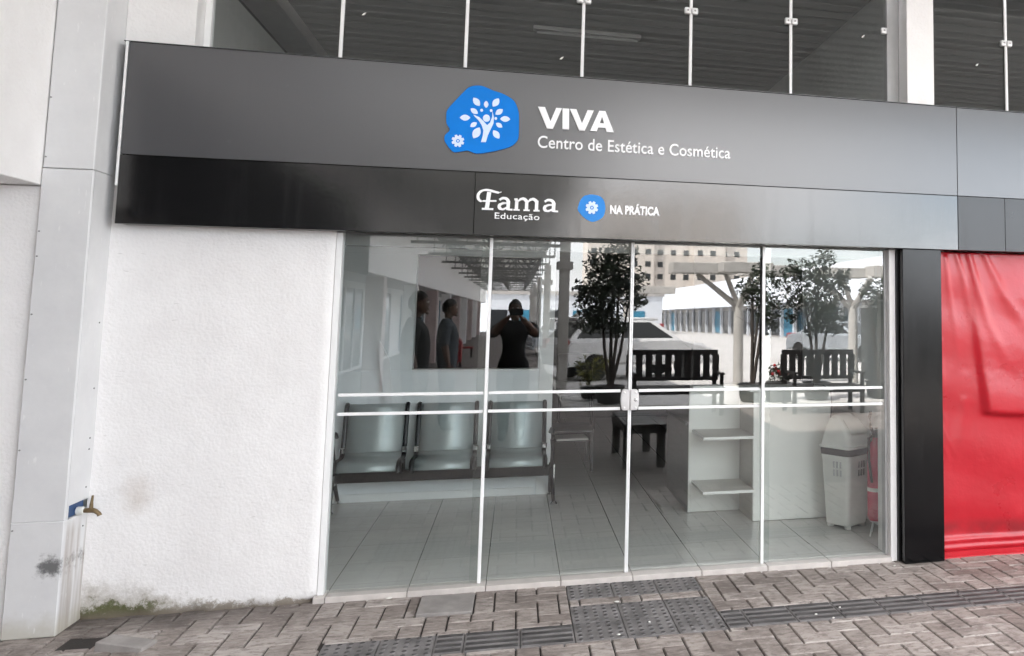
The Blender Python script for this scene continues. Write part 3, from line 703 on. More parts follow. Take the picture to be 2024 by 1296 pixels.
# fancy word: hand drawn serif strokes
b = MB(); dd = [0]
def st(pts, wd, curve=True):
    dd[0] += .0003
    rib(b, spline(pts, 5) if curve else pts, wd if not isinstance(wd, list) else [wd[min(int(i*len(wd)/((len(pts)-1)*5+1)), len(wd)-1)] for i in range((len(pts)-1)*5+1)] if curve else wd, F0-.006-dd[0], F0-.0003)
st([(-.1085, 2.243), (-.125, 2.238), (-.150, 2.243), (-.178, 2.2495), (-.205, 2.2485), (-.226, 2.237), (-.236, 2.218), (-.234, 2.198), (-.222, 2.186), (-.205, 2.186)], [.004, .012, .013, .012, .011, .013, .016, .016, .013, .006])
st([(-.176, 2.239), (-.180, 2.20), (-.183, 2.165), (-.187, 2.142)], .0225, False)
st([(-.213, 2.141), (-.150, 2.141)], .011, False)
st([(-.207, 2.186), (-.135, 2.189)], .0095, False)
def lower_a(x, w):
    st([(x+.012*w, 2.196), (x+.03*w, 2.207), (x+.052*w, 2.203), (x+.062*w, 2.186)], [.012, .014, .016, .019])
    st([(x+.062*w, 2.192), (x+.060*w, 2.139)], .019*w, False)
    st([(x+.060*w, 2.143), (x+.086*w, 2.142)], .010, False)
    st([(x+.058*w, 2.178), (x+.034*w, 2.178), (x+.014*w, 2.166), (x+.014*w, 2.150), (x+.032*w, 2.142), (x+.056*w, 2.155)], [.010, .012, .017, .018, .012, .010])
lower_a(-.130, 1.0); lower_a(.122, 1.05)
for xx in (-.022, .034, .090):
    st([(xx, 2.200), (xx-.001, 2.139)], .0185, False); st([(xx-.017, 2.142), (xx+.018, 2.142)], .009, False)
st([(-.036, 2.202), (-.018, 2.204)], .010, False)
for xx in (-.022, .034): st([(xx+.006, 2.190), (xx+.022, 2.205), (xx+.040, 2.207), (xx+.055, 2.194)], [.008, .013, .016, .018])
finish('lettering', b, M['letter_white'], t)

# ---- black pillar
t = thing('black_pillar', 'glossy black clad pillar between the doors and the red sheet', 'pillar', (2.55, -.03, 0))
b = MB(); b.box(2.412, 2.690, -.078, .02, 0.002, 1.9905, .003); finish('cladding', b, M['black_pier'], t)
b = MB(); b.box(2.398, 2.411, -.018, .06, 0.003, 1.99, .001); finish('side_strip', b, M['black_dull'], t)

# ---- red vinyl sheet
def build_sheet():
    x0, x1, z0, z1 = 2.70, 4.6, -.004, 1.985
    nx, nz = 190, 170; bm = bmesh.new()
    folds = [([(2.771, 1.95), (2.79, 1.75), (2.831, 1.505), (2.881, 1.105)], .022, .018), ([(2.85, 1.985), (2.90, 1.82), (2.965, 1.5), (3.02, 1.1), (3.046, .903)], .028, .022),
             ([(2.945, 1.985), (3.01, 1.72), (3.077, 1.507), (3.16, 1.33), (3.282, 1.185)], .032, .026), ([(3.06, 1.985), (3.2, 1.7), (3.344, 1.508), (3.7, 1.2)], .04, .024), ([(2.735, 1.4), (2.75, .9), (2.776, .325)], .018, .012), ([(2.90, 1.0), (2.86, .7), (2.83, .4)], .05, .010),
             ([(2.72, .85), (2.80, .70), (2.86, .60)], .012, .006), ([(2.72, .95), (2.79, .83)], .01, .006), ([(2.72, .75), (2.80, .58)], .012, .006)]
    def h(x, z):
        y = 0
        for pts, wd, am in folds:
            best = 9; tt = 0; npt = len(pts)-1
            for q_, (a, c) in enumerate(zip(pts, pts[1:])):
                ax, az = a; dx, dz = c[0]-ax, c[1]-az; u = max(0, min(1, ((x-ax)*dx+(z-az)*dz)/(dx*dx+dz*dz)))
                d_ = math.hypot(x-ax-u*dx, z-az-u*dz)
                if d_ < best: best = d_; tt = (q_+u)/npt
            y -= .5*am*(1-tt)**.8*math.exp(-(best/(wd*(.6+.9*tt)))**2)
        # second layer hanging over the upper part, its hem at z about .9
        s = 1/(1+math.exp(-max(-40, min(40, (z-(.905+.01*math.sin(x*9)))/.006))))
        e = 1/(1+math.exp(-max(-40, min(40, (x-(3.046+(z-.905)*-.115))/.012))))
        y -= .009*s*e
        y -= .040*s*(max(0, 1.985-z)/1.08)*e*min(1, max(0, (1.985-z)/.3))
        # bottom hem rolled twice
        y -= .016*math.exp(-((z-.10)/.018)**2)+.020*math.exp(-((z-.055)/.02)**2)+.045*max(0, (.03-z)/.03)
        y += .004*math.sin(x*11+z*3)+.003*math.sin(z*17+x*4)
        return y
    g = [[bm.verts.new((x0+(x1-x0)*(i/nx)**1.0, .02+h(x0+(x1-x0)*i/nx, z0+(z1-z0)*j/nz), z0+(z1-z0)*j/nz)) for i in range(nx+1)] for j in range(nz+1)]
    for j in range(nz):
        for i in range(nx): bm.faces.new((g[j][i], g[j][i+1], g[j+1][i+1], g[j+1][i]))
    o = finish('vinyl_sheet', bm, M['vinyl'], smooth=80, recalc=False)
    s = o.modifiers.new('thickness', 'SOLIDIFY'); s.thickness = .0015; s.offset = 1
    tag(o, 'large creased red vinyl sheet covering the next shop front', 'sheet')
build_sheet()
b = MB(); b.box(2.70, 7.6, .06, .2, 0, 1.99)  # unseen wall kept to block light behind the sheet
tag(finish('light_block_wall', b, M['plaster_plain']), 'plain unseen wall behind the red vinyl sheet, blocking light', 'wall')

# ---- door sill, frame, doors
t = thing('door_frame', 'white metal door frame with stone sill round the four glass door panels', 'door frame', (.68, .06, 0))
for k in range(9):
    xa = max(-1.0, -1.354+.4122*k+.002); xb = min(2.40, -1.354+.4122*(k+1)-.002)
    if xb-xa < .01: continue
    b = MB(); b.box(xa, xb, -.014, .11, -.02, .029, .002); finish('sill', b, M['sill'], t)
b = MB(); b.box(-.986, -.956, .018, .10, .03, 1.99, .002); finish('stile', b, M['white_metal'], t)
b = MB(); b.box(2.336, 2.352, .045, .10, .03, 1.99, .002); finish('stile', b, M['grey_metal'], t)
b = MB(); b.box(-.956, 2.336, .10, .16, 1.925, 2.0, .002); finish('track_box', b, M['steel'], t)
b = MB(); b.box(2.353, 2.397, 0.0, .2, 0.0, 1.992, .003); finish('plaster_jamb', b, M['plaster_plain'], t)
MX = [-.953, -.157, .674, 1.507, 2.334]
GRP = 'glass door panels of the shop entrance'
LBL = ['leftmost glass door panel, fixed, next to the white plaster wall', 'sliding glass door panel left of the lock, in front of the bench seats', 'sliding glass door panel right of the lock, showing the desk shelves', 'rightmost glass door panel, in front of the trash bin']
for k in range(4):
    x0, x1 = MX[k], MX[k+1]; inner = k in (1, 2)
    y = .066 if inner else .050
    g0, g1 = x0-(.055 if k == 1 else 0), x1+(.055 if k == 2 else 0)
    t = thing('glass_door', LBL[k], 'glass door', ((x0+x1)/2, y, .03), GRP)
    b = MB(); b.box(g0+.001, g1-.001, y, y+.008, .031, 1.988); finish('glass_pane', b, M['glass'], t)
    b = MB()
    if k == 0: b.box(x1-.0095, x1+.0095, y-.016, y-.002, .031, 1.988, .002)
    if k == 1: b.box(x1-.010, x1-.0005, y-.022, y-.002, .031, 1.988, .002)
    if k == 2: b.box(x0+.0005, x0+.010, y-.022, y-.002, .031, 1.988, .002)
    if k == 3: b.box(x0-.0095, x0+.0095, y-.016, y-.002, .031, 1.988, .002)
    finish('edge_strip', b, M['white_metal'], t)
    for z in (.985, 1.09):
        a0, a1 = x0+.014, x1-.014
        if k == 1: a1 = x1-.055
        if k == 2: a0 = x0+.055
        b = MB(); b.box(a0, a1, y-.008, y-.001, z-.0085, z+.0085, .001); finish('cross_bar', b, M['white_metal'], t)
    if inner:
        s = -1 if k == 1 else 1; xe = x1 if k == 1 else x0
        pl = [(xe+s*.002, .977), (xe+s*.045, .977), (xe+s*.052, 1.00), (xe+s*.055, 1.037), (xe+s*.052, 1.075), (xe+s*.045, 1.098), (xe+s*.002, 1.098)]
        b = MB(); b.prism(pl, XZ, y-.034, y-.001); bmesh.ops.recalc_face_normals(b.bm, faces=b.bm.faces)
        bmesh.ops.bevel(b.bm, geom=[e for e in b.bm.edges], offset=.004, segments=2, affect='EDGES')
        lk = finish('lock', b, M['lock'], t, smooth=40)
        for z in (.992, 1.083):
            b = MB(); b.lathe([(.007, 0), (.007, -.003), (.004, -.005)], (xe+s*.034, y-.034, z), 10, 'Y'); finish('bolt', b, M['clamp'], lk)
        if k == 2:
            b = MB(); b.lathe([(.010, 0), (.010, -.004), (.006, -.006)], (xe+s*.034, y-.034, 1.038), 12, 'Y'); finish('keyhole', b, M['chrome'], lk)

# ---- upper glazing
t = thing('upper_wall', 'white plastered wall strip above the left end of the sign', 'wall', (-1.9, 0, 2.95))
b = MB(); b.box(-2.069, -1.742, -.012, .16, 2.955, 4.0, .003); finish('wall_face', b, M['plaster_plain'], t)
b = MB(); b.box(-1.741, -1.708, .105, .16, 2.955, 4.0, .003); finish('white_frame', b, M['white_metal'], t)
t = thing('upper_pilaster', 'white pilaster between the two bays of upper glass', 'pilaster', (2.6, 0, 2.95))
b = MB(); b.box(2.49, 2.69, -.012, .16, 2.957, 4.0, .003); finish('wall_face', b, M['plaster_plain'], t)
b = MB(); b.box(2.40, 2.489, .11, .16, 2.957, 4.0, .003); finish('grey_frame', b, M['grey_metal'], t)
UX = [-1.708, -1.040, -.350, .341, 1.026, 1.706, 2.40]
UL = ['upper glass pane at the left end beside the white wall', 'second upper glass pane from the left, white sticker scrap near its top', 'upper glass pane directly above the blue logo', 'upper glass pane above the large white word', 'upper glass pane above the end of the small text line', 'upper glass pane beside the white pilaster on its left', 'upper glass pane right of the white pilaster', 'upper glass pane at the far right edge of the photo']
GU = 'panes of upper glass over the sign'
for k, (x0, x1) in enumerate(list(zip(UX, UX[1:]))+[(2.692, 3.329), (3.329, 4.0)]):
    t = thing('window_pane', UL[k], 'window pane', ((x0+x1)/2, .135, 2.95), GU)
    b = MB(); b.box(x0+.002, x1-.002, .13, .14, 2.9, 3.98); finish('glass', b, M['glass_up'], t)
    if k not in (5, 7):
        b = MB(); b.box(x1-.010, x1+.010, .112, .128, 2.958, 3.98, .003); finish('joint_strip', b, M['white_metal'], t)
    for sx, xe in ((1, x0), (-1, x1)):
        if (k in (0, 1) ) and not (k == 1 and sx == -1) or (k == 6 and sx == 1) or (k == 7 and sx == -1): continue
        b = MB(); xa, xb = sorted((xe+sx*.002, xe+sx*.045)); b.box(xa, xb, .098, .129, 3.485, 3.530, .008, seg=2); cl = finish('clamp', b, M['clamp'], t, smooth=50)
        b = MB(); b.lathe([(.006, 0), (.006, -.003), (.003, -.004)], ((xa+xb)/2, .098, 3.508), 8, 'Y'); finish('bolt', b, M['bolt'], cl)
    for x, z in {1: [(-.927, 3.293)], 3: [], 2: [(.215, 3.129)], 5: [(2.23, 3.462)], 6: [(3.102, 3.338)]}.get(k, []):
        b = MB(); b.prism([(x-.014, z-.010), (x+.002, z-.008), (x+.014, z+.010), (x, z+.006)], XZ, .1275, .1295); finish('sticker_scrap', b, M['label'], t)

# upper room behind that glass
t = thing('upper_room', 'dim upper room with ribbed ceiling seen through the upper glass', 'room', (.3, 3, 2.7))
b = MB(); b.box(-2.4, -2.25, .17, 7, 2.7, 4.03); b.box(2.80, 2.83, .95, 7, 2.72, 4.2); b.box(-2.4, 2.83, 7, 7.15, 2.7, 4.6); finish('wall', b, M['upper_wall'], t)
b = MB(); b.box(-2.26, -1.98, .2, 6.99, 4.06, 4.19, .004); finish('beam', b, M['beam_grey'], t)
b = MB(); b.box(-2.29, -2.252, .2, 6.99, 4.03, 4.06); finish('gap_shadow_strip', b, M['tube_black'], t)  # black strip standing in for shade in the gap below the beam
b = MB()
prof = []; y = .15
while y < 7: prof += [(y, 4.20), (y+.09, 4.20), (y+.10, 4.2045), (y+.155, 4.2045), (y+.165, 4.20)]; y += .165
for x0_, x1_ in ((-2.4, 2.95), (2.96, 7.5)):
    vs = [[b.bm.verts.new((x, yy, zz)) for yy, zz in prof] for x in (x0_, x1_)]
    for k in range(len(prof)-1): b.bm.faces.new((vs[0][k], vs[1][k], vs[1][k+1], vs[0][k+1]))
finish('ribbed_ceiling', b, M['roof_deck2'], t)
b = MB(); b.box(-2.4, 7.5, .2, 7.1, 2.62, 2.72); finish('floor_slab', b, M['upper_wall'], t)
b = MB(); b.box(7.5, 7.6, .1, 7.1, 0, 4.4); b.box(2.96, 7.5, 7.0, 7.1, 2.7, 4.4); finish('far_wall', b, M['upper_wall'], t)
t = thing('ceiling_lamp', 'unlit fluorescent tube lamp on the ribbed upper ceiling', 'lamp', (.55, 2.75, 4.19))
b = MB(); b.box(.06, 1.06, 2.71, 2.80, 4.165, 4.20, .004); finish('lamp_body', b, M['grey_metal'], t)
b = MB(); b.tube([(.09, 2.755, 4.15), (1.03, 2.755, 4.15)], .014, 10); finish('tube', b, M['grey_metal'], t, smooth=True)
# roof slab over everything, and building sides
t = thing('shop_building', 'white shop building that holds the glass entrance and the sign', 'building', (0, 3, 0))
b = MB(); b.box(-3.4, 8, -.1, 8, 4.45, 4.6); finish('roof', b, M['roof_deck'], t)
b = MB(); b.box(-3.0, 8, -.02, .16, 3.99, 4.45); finish('wall_above', b, M['plaster_plain'], t)
b = MB(); b.box(-3.4, -2.45, -.04, 8, 0, 4.44); b.box(7.61, 8, 0, 8, 0, 4.44); b.box(-2.44, 7.6, 7.7, 8, 0, 4.44); finish('side_wall', b, M['plaster_plain'], t)
b = MB(); b.box(-2.07, -.96, .17, .2, 2.0, 2.9); b.box(-.956, 8, .165, .2, 2.005, 2.9); finish('lintel', b, M['room_wall'], t)

# ================================================================== INSIDE THE SHOP
b = MB(); b.box(-2.4, 2.9, .11, 7.6, -.02, .03); struct(finish('floor', b, M['tile']))
t = thing('shop_room', 'pale walls and ceiling of the waiting room behind the glass doors', 'room', (.2, 3.8, .03))
b = MB(); b.box(-2.44, -2.2, .2, 7.7, .03, 2.6); b.box(2.60, 2.8, .2, 2.45, .03, 2.6); finish('side_wall', b, M['room_wall'], t)
b = MB(); b.box(2.59, 2.8, 2.4505, 7.7, .03, 2.6); finish('rear_side_wall', b, M['shade_wall'], t)  # rear half of the side wall, its dimness put into the colour
b = MB(); b.box(.312, 2.59, 2.60, 2.61, 2.2, 2.499); finish('rear_lintel', b, M['shade_wall'], t)
b = MB(); b.box(-2.2, 2.6, 7.48, 7.7, .03, 2.6); finish('back_wall', b, M['shade_wall'], t)
b = MB(); b.box(-2.2, 2.6, .2, 7.5, 2.5, 2.6); finish('ceiling', b, M['room_wall'], t)
t = thing('partition_wall', 'pale partition with a dark serving hatch behind the bench seats', 'wall', (-.5, 2.4, .03))
b = MB()
b.box(-2.2, .312, 2.355, 2.47, .031, 1.068, .003)
b.box(-2.2, -.815, 2.355, 2.47, 1.069, 2.025); b.box(-2.2, .312, 2.355, 2.47, 2.026, 2.499); b.box(.19, .312, 2.355, 2.47, 1.069, 2.025)
finish('wall_face', b, M['room_wall'], t)
b = MB(); b.box(-.815, .19, 2.345, 2.48, 1.058, 1.076, .003); finish('hatch_sill', b, M['baseboard'], t)
b = MB(); b.box(.200, .316, 2.345, 2.354, .031, 2.49, .002); finish('end_trim', b, M['baseboard'], t)
b = MB(); b.box(-2.19, .19, 2.343, 2.354, .031, .095, .002); finish('skirting', b, M['baseboard'], t)
b = MB(); b.box(.22, .30, 2.48, 4.6, .031, 2.499); b.box(-2.19, .22, 4.5, 4.6, .031, 2.499); finish('hatch_light_block', b, M['shade_wall'], t)  # walls added to keep the space behind the hatch dark

# bench seats
t = thing('waiting_bench', 'three-seat steel waiting bench with black beam along the partition', 'bench', (-.5, 2.1, .03))
b = MB(); b.box(-1.33, .305, 2.06, 2.12, .235, .318, .006); finish('beam', b, M['tube_black'], t)
for x0, x1 in ((-1.295, -.815), (-.752, -.278), (-.20, .268)):
    prof = [(1.875, .345), (1.882, .385), (1.91, .408), (1.97, .412), (2.10, .405), (2.17, .412), (2.205, .44), (2.222, .49), (2.245, .60), (2.275, .72), (2.295, .79), (2.318, .805)]
    prof = spline(prof, 3)
    def sheet(pr, nm, hole=True):
        b = MB(); n = len(pr)
        A = [b.bm.verts.new((x0+.02, y, z)) for y, z in pr]; B_ = [b.bm.verts.new((x1-.02, y, z)) for y, z in pr]
        for k in range(n-1): b.bm.faces.new((A[k], B_[k], B_[k+1], A[k+1]))
        o = finish(nm, b, M['seat_metal'], t, smooth=60, recalc=False)
        s = o.modifiers.new('thickness', 'SOLIDIFY'); s.thickness = .006; s.offset = 0
        return o
    sheet(prof[:19], 'seat'); sheet(prof[18:], 'backrest')
    b = MB()
    for xx in (x0+.014, x1-.014):
        b = MB(); b.tube([(xx, y-.004, z) for y, z in prof], .0175, 8); finish('side_tube', b, M['tube_black'], t, smooth=True)
    for xx in (x0+.012, x1-.012):
        b = MB(); b.box(xx-.020, xx+.020, 2.165, 2.215, .435, .485, .008); finish('chrome_bracket', b, M['chrome'], t)
        b = MB(); b.box(xx-.02, xx+.02, 1.93, 2.12, .315, .40, .006); finish('seat_bracket', b, M['tube_black'], t)
for x in (-1.325, .312):
    b = MB(); b.tube([(x+.02, 1.945, .05), (x+.012, 2.0, .16), (x, 2.06, .27), (x, 2.10, .33)], [.014, .016, .02, .018], 8); b.tube([(x+.005, 2.33, .05), (x, 2.22, .18), (x, 2.12, .27)], [.014, .016, .02], 8)
    b.tube([(x, 2.08, .3), (x+.01, 2.04, .42), (x, 2.02, .53)], .016, 8)
    lg = finish('leg', b, M['tube_black'], t, smooth=True)
    b = MB(); b.lathe([(.028, .032), (.03, .038), (.022, .052), (.012, .06)], (x+.02, 1.945, 0), 12); finish('foot', b, M['chrome'], lg, smooth=True)
    b = MB(); b.lathe([(.028, .032), (.03, .038), (.022, .052), (.012, .06)], (x+.005, 2.325, 0), 12); finish('foot', b, M['chrome'], lg, smooth=True)
    b = MB(); b.box(x-.007+.0225, x+.007+.0225, 2.03, 2.075, .22, .33, .003); finish('chrome_strip', b, M['chrome'], lg)
    b = MB(); b.tube([(x-.01, 2.24, .56), (x, 2.12, .60), (x, 1.98, .60), (x, 1.92, .575)], [.014, .018, .02, .014], 8); finish('armrest', b, M['tube_black'], t, smooth=True)

# white board leaning at the left
t = thing('leaning_board', 'thin white board leaning on the partition behind the first seat', 'board', (-1.05, 2.3, 1.1))
b = MB(); b.prism([(-1.075, 1.30), (-1.065, 1.31), (-.985, 1.16), (-.945, .83), (-1.005, .83), (-1.06, 1.12)], XZ, 2.30, 2.315); finish('sheet', b, M['letter_white'], t)

# reception desk
t = thing('reception_desk', 'white reception desk with two open corner shelves behind the doors', 'desk', (1.8, 1.3, .03))
b = MB(); b.box(1.735, 2.345, 1.055, 1.075, .035, .975, .002); finish('front_panel', b, M['laminate'], t)
b = MB(); b.box(1.733, 1.752, 1.077, 1.46, .034, .974, .001); finish('side_panel', b, M['laminate_w'], t)
b = MB(); b.box(1.345, 1.732, 1.440, 1.458, .034, .974, .001); finish('niche_back', b, M['laminate'], t)
b = MB(); b.box(1.322, 1.344, 1.459, 2.40, .034, .69, .001); finish('left_end_panel', b, M['grey_lam'], t)
b = MB(); b.box(1.3225, 1.3445, 1.4355, 1.458, .034, .974); finish('edge_panel', b, M['laminate'], t)
b = MB(); b.box(1.30, 1.72, 1.46, 2.42, .691, .715, .002); finish('desk_top', b, M['dark_lam'], t)
b = MB(); b.box(1.70, 2.36, 1.04, 1.40, .9765, 1.0, .002); finish('counter_top', b, M['laminate'], t)
b = MB(); b.box(1.33, 1.699, 1.35, 1.47, .9765, 1.0, .002); finish('counter_top', b, M['laminate'], t)
for z in (.262, .650):
    b = MB(); b.box(1.3455, 1.732, 1.012, 1.4385, z-.012, z+.008, .001); sh = finish('shelf', b, M['laminate'], t)
    b = MB(); b.box(1.350, 1.731, 1.014, 1.438, z+.0082, z+.0095); finish('shelf_top', b, M['laminate_w'], sh)
b = MB(); b.box(2.33, 2.345, 1.076, 2.2, .034, .974); finish('right_end_panel', b, M['dark_lam'], t)
# things on / by the desk
t = thing('desk_device', 'small black card machine standing on the reception desk top', 'device', (2.17, 1.2, 1.0))
b = MB(); b.box(2.10, 2.25, 1.15, 1.27, 1.001, 1.030, .008); b.box(2.155, 2.255, 1.20, 1.25, 1.03, 1.075, .01); finish('body', b, M['rubber'], t)
b = MB(); b.tube([(2.25, 1.22, 1.01), (2.32, 1.15, 1.012), (2.365, 1.1, .98), (2.36, 1.06, .85), (2.33, 1.03, .72), (2.30, .9, .66)], .004, 6); finish('cable', b, M['rubber'], t)

# trash bin
t = thing('trash_bin', 'white plastic swing-lid trash bin beside the reception desk', 'trash bin', (2.36, .78, .03))
def rrect(w_, d, r, n=4):
    o = []
    for cx, cy_, a0 in ((w_/2-r, d/2-r, 0), (-w_/2+r, d/2-r, 90), (-w_/2+r, -d/2+r, 180), (w_/2-r, -d/2+r, 270)):
        for k in range(n+1): a = R(a0+90*k/n); o.append((cx+r*math.cos(a), cy_+r*math.sin(a)))
    return o
def loft(b, secs):
    rings = []
    RM = Matrix.Rotation(R(32), 3, 'Z')
    for w_, d, r, z, ox, oy in secs:
        rings.append([b.bm.verts.new(Vector((2.37, .80, 0))+RM @ Vector((x+ox, y+oy, z))) for x, y in rrect(w_, d, r)])
    n = len(rings[0])
    for A, B_ in zip(rings, rings[1:]):
        for k in range(n): b.bm.faces.new((A[k], A[(k+1) % n], B_[(k+1) % n], B_[k]))
    b.bm.faces.new(rings[0][::-1]); b.bm.faces.new(rings[-1])
b = MB(); loft(b, [(.225, .20, .03, .055, 0, 0), (.235, .21, .03, .06, 0, 0), (.285, .255, .035, .52, 0, 0), (.292, .262, .035, .525, 0, 0), (.292, .262, .035, .55, 0, 0)])
body = finish('body', b, M['bin_plastic'], t, smooth=35)
RMb = Matrix.Rotation(R(32), 3, 'Z')
def P_(x, y, z): return Vector((2.37, .80, 0))+RMb @ Vector((x, y, z))
for sx in (-1, 1):
    for sy in (-1, 1):
        b = MB(); c = P_(sx*.085, sy*.075, 0); b.box(c.x-.02, c.x+.02, c.y-.02, c.y+.02, .031, .06, .004); finish('foot', b, M['bin_plastic'], t)
b = MB(); loft(b, [(.296, .266, .035, .548, 0, 0), (.300, .270, .035, .57, 0, 0), (.305, .275, .035, .60, 0, 0)]); finish('bin_bag', b, M['bag'], t, smooth=40)
b = MB(); loft(b, [(.315, .285, .035, .598, 0, 0), (.318, .288, .035, .612, 0, 0), (.295, .262, .035, .618, 0, 0), (.275, .24, .04, .69, 0, 0), (.225, .10, .03, .80, 0, .03), (.17, .06, .03, .825, 0, .035)]); lid = finish('lid', b, M['bin_plastic'], t, smooth=30)
b = MB()
q = [P_(-.10, -.1215, .70), P_(.10, -.1215, .70), P_(.085, -.035, .795), P_(-.085, -.035, .795)]
nrm = (q[1]-q[0]).cross(q[3]-q[0]).normalized()
V0 = [b.bm.verts.new(p+nrm*.002) for p in q]; V1 = [b.bm.verts.new(p+nrm*.007) for p in q]
b.bm.faces.new(V0); b.bm.faces.new(V1[::-1])
for k in range(4): b.bm.faces.new((V0[k], V0[(k+1) % 4], V1[(k+1) % 4], V1[k]))
finish('swing_flap', b, M['bin_plastic'], lid)
for face in (0, 1):
    b = MB()
    for i in range(3):
        for j in range(2):
            u = -.055+.03*i+(.06 if face == 0 else 0); z = .425+.058*j
            hh = .255+(z-.52)*.1
            if face == 0: c = P_(u-.02, -(.127-(.52-z)*.05)-.0005, z); dx, dy = RMb @ Vector((.008, 0, 0)), RMb @ Vector((0, .006, 0))
            else: c = P_(-(.1425-(.52-z)*.055)-.0005, u, z); dx, dy = RMb @ Vector((0, .008, 0)), RMb @ Vector((.006, 0, 0))
            up = Vector((0, 0, .023))
            vs = [b.bm.verts.new(c+sx*dx+sy*dy*.5+sz*up) for sx in (-1, 1) for sy in (-1, 1) for sz in (-1, 1)]
            for f in ((0, 1, 3, 2), (4, 6, 7, 5), (0, 4, 5, 1), (2, 3, 7, 6), (0, 2, 6, 4), (1, 5, 7, 3)): b.bm.faces.new([vs[k] for k in f])
    finish('vent_slots', b, M['rubber'] if face == 0 else M['grey_metal'], body)

# extinguisher
t = thing('fire_extinguisher', 'red fire extinguisher with black hose beside the trash bin', 'fire extinguisher', (2.47, .5, .03))
cx, cyy = 2.475, .50
b = MB(); b.lathe([(.05, .135), (.058, .145), (.062, .17), (.062, .60), (.055, .645), (.03, .675), (.022, .70)], (cx, cyy, 0), 20); finish('cylinder', b, M['ext_red'], t, smooth=40)
b = MB(); b.lathe([(.0635, .335), (.0645, .34), (.0645, .355), (.0635, .36)], (cx, cyy, 0), 20); finish('band', b, M['label'], t)
b = MB(); b.lathe([(.018, .70), (.02, .72), (.014, .735)], (cx, cyy, 0), 10); b.box(cx-.02, cx+.06, cyy-.012, cyy+.012, .735, .75, .003); b.box(cx-.01, cx+.07, cyy-.010, cyy+.010, .757, .768, .003); finish('valve', b, M['rubber'], t)
b = MB(); b.tube([(cx-.02, cyy-.01, .72), (cx-.05, cyy-.02, .78), (cx-.055, cyy-.02, .85), (cx-.045, cyy-.01, .88)], .011, 8); b.tube([(cx-.055, cyy-.05, .40), (cx-.068, cyy-.03, .55), (cx-.06, cyy-.015, .70), (cx-.02, cyy-.01, .72)], .010, 8); finish('hose', b, M['rubber'], t, smooth=True)
b = MB()
for k in range(3):
    a = R(90+120*k); b.tube([(cx+.03*math.cos(a), cyy+.03*math.sin(a), .15), (cx+.075*math.cos(a), cyy+.075*math.sin(a), .036)], .006, 6)
b.lathe([(.045, .125), (.05, .13), (.05, .136)], (cx, cyy, 0), 14)
finish('floor_stand', b, M['white_metal'], t)

# dark things deeper in the room
t = thing('office_chair', 'black chair with rounded back at the rear of the dark room', 'chair', (.78, 6.4, .03))
b = MB(); b.box(.55, 1.03, 6.62, 6.68, .62, 1.0, .09, seg=4) if False else b.box(.55, 1.03, 6.60, 6.68, .62, 1.0, .035, seg=3); finish('backrest', b, M['cloth_brown'], t, smooth=50)
b = MB(); b.box(.55, 1.03, 6.15, 6.6, .47, .54, .03, seg=3); finish('seat', b, M['cloth_brown'], t, smooth=50)
for sx in (.6, .98):
    for sy in (6.2, 6.6):
        b = MB(); b.tube([(sx, sy, .47), (sx+(.04 if sx > .8 else -.04), sy, .031)], .012, 8); finish('leg', b, M['tube_black'], t)
t = thing('low_table', 'low dark table with papers on its lower shelf past the bench seats', 'table', (.56, 3.4, .03))
b = MB(); b.box(.36, .76, 3.28, 3.9, .40, .425, .004); finish('tabletop', b, M['dark_lam'], t)
b = MB(); b.box(.38, .74, 3.32, 3.9, .31, .325, .003); finish('shelf', b, M['dark_lam'], t)
for sx in (.375, .745):
    for sy in (3.3, 3.88):
        b = MB(); b.box(sx-.015, sx+.015, sy-.015, sy+.015, .031, .40, .002); finish('leg', b, M['dark_lam'], t)
b = MB(); b.box(.40, .70, 3.30, 3.6, .326, .345, .002, rot=Matrix.Rotation(R(4), 3, 'Z')); tag(finish('papers', b, M['label']), 'pile of papers on the shelf of the low dark table', 'papers')

# ================================================================== OUTSIDE, SEEN AS REFLECTIONS IN THE GLASS
# canopy over the pavement in front of the shops
t = thing('front_canopy', 'ribbed grey metal canopy roof over the pavement before the shops', 'canopy', (3, -4, 4))
b = MB(); prof = []; y = -4.2
while y < -.15: prof += [(y, 3.92), (y+.10, 3.92), (y+.115, 3.945), (y+.175, 3.945), (y+.19, 3.92)]; y += .19
vs = [[b.bm.verts.new((x, yy, zz)) for yy, zz in prof] for x in (-6, 40)]
for k in range(len(prof)-1): b.bm.faces.new((vs[0][k], vs[1][k], vs[1][k+1], vs[0][k+1]))
finish('roof_sheet', b, M['ribbed_sheet'], t)
b = MB(); b.box(-6, 40, -4.35, -4.22, 3.84, 4.05, .004); finish('roof_edge', b, M['steel'], t)
for x in (13.0, 19.0, 25.0):
    b = MB(); b.box(x-.05, x+.05, -4.2, -.15, 3.80, 3.915, .004); finish('beam', b, M['steel'], t)
for x in (13.0, 19.0, 25.0):
    b = MB(); b.tube([(x, -4.1, 0), (x, -4.1, 3.8)], .07, 12); finish('post', b, M['conc'], t, smooth=True)

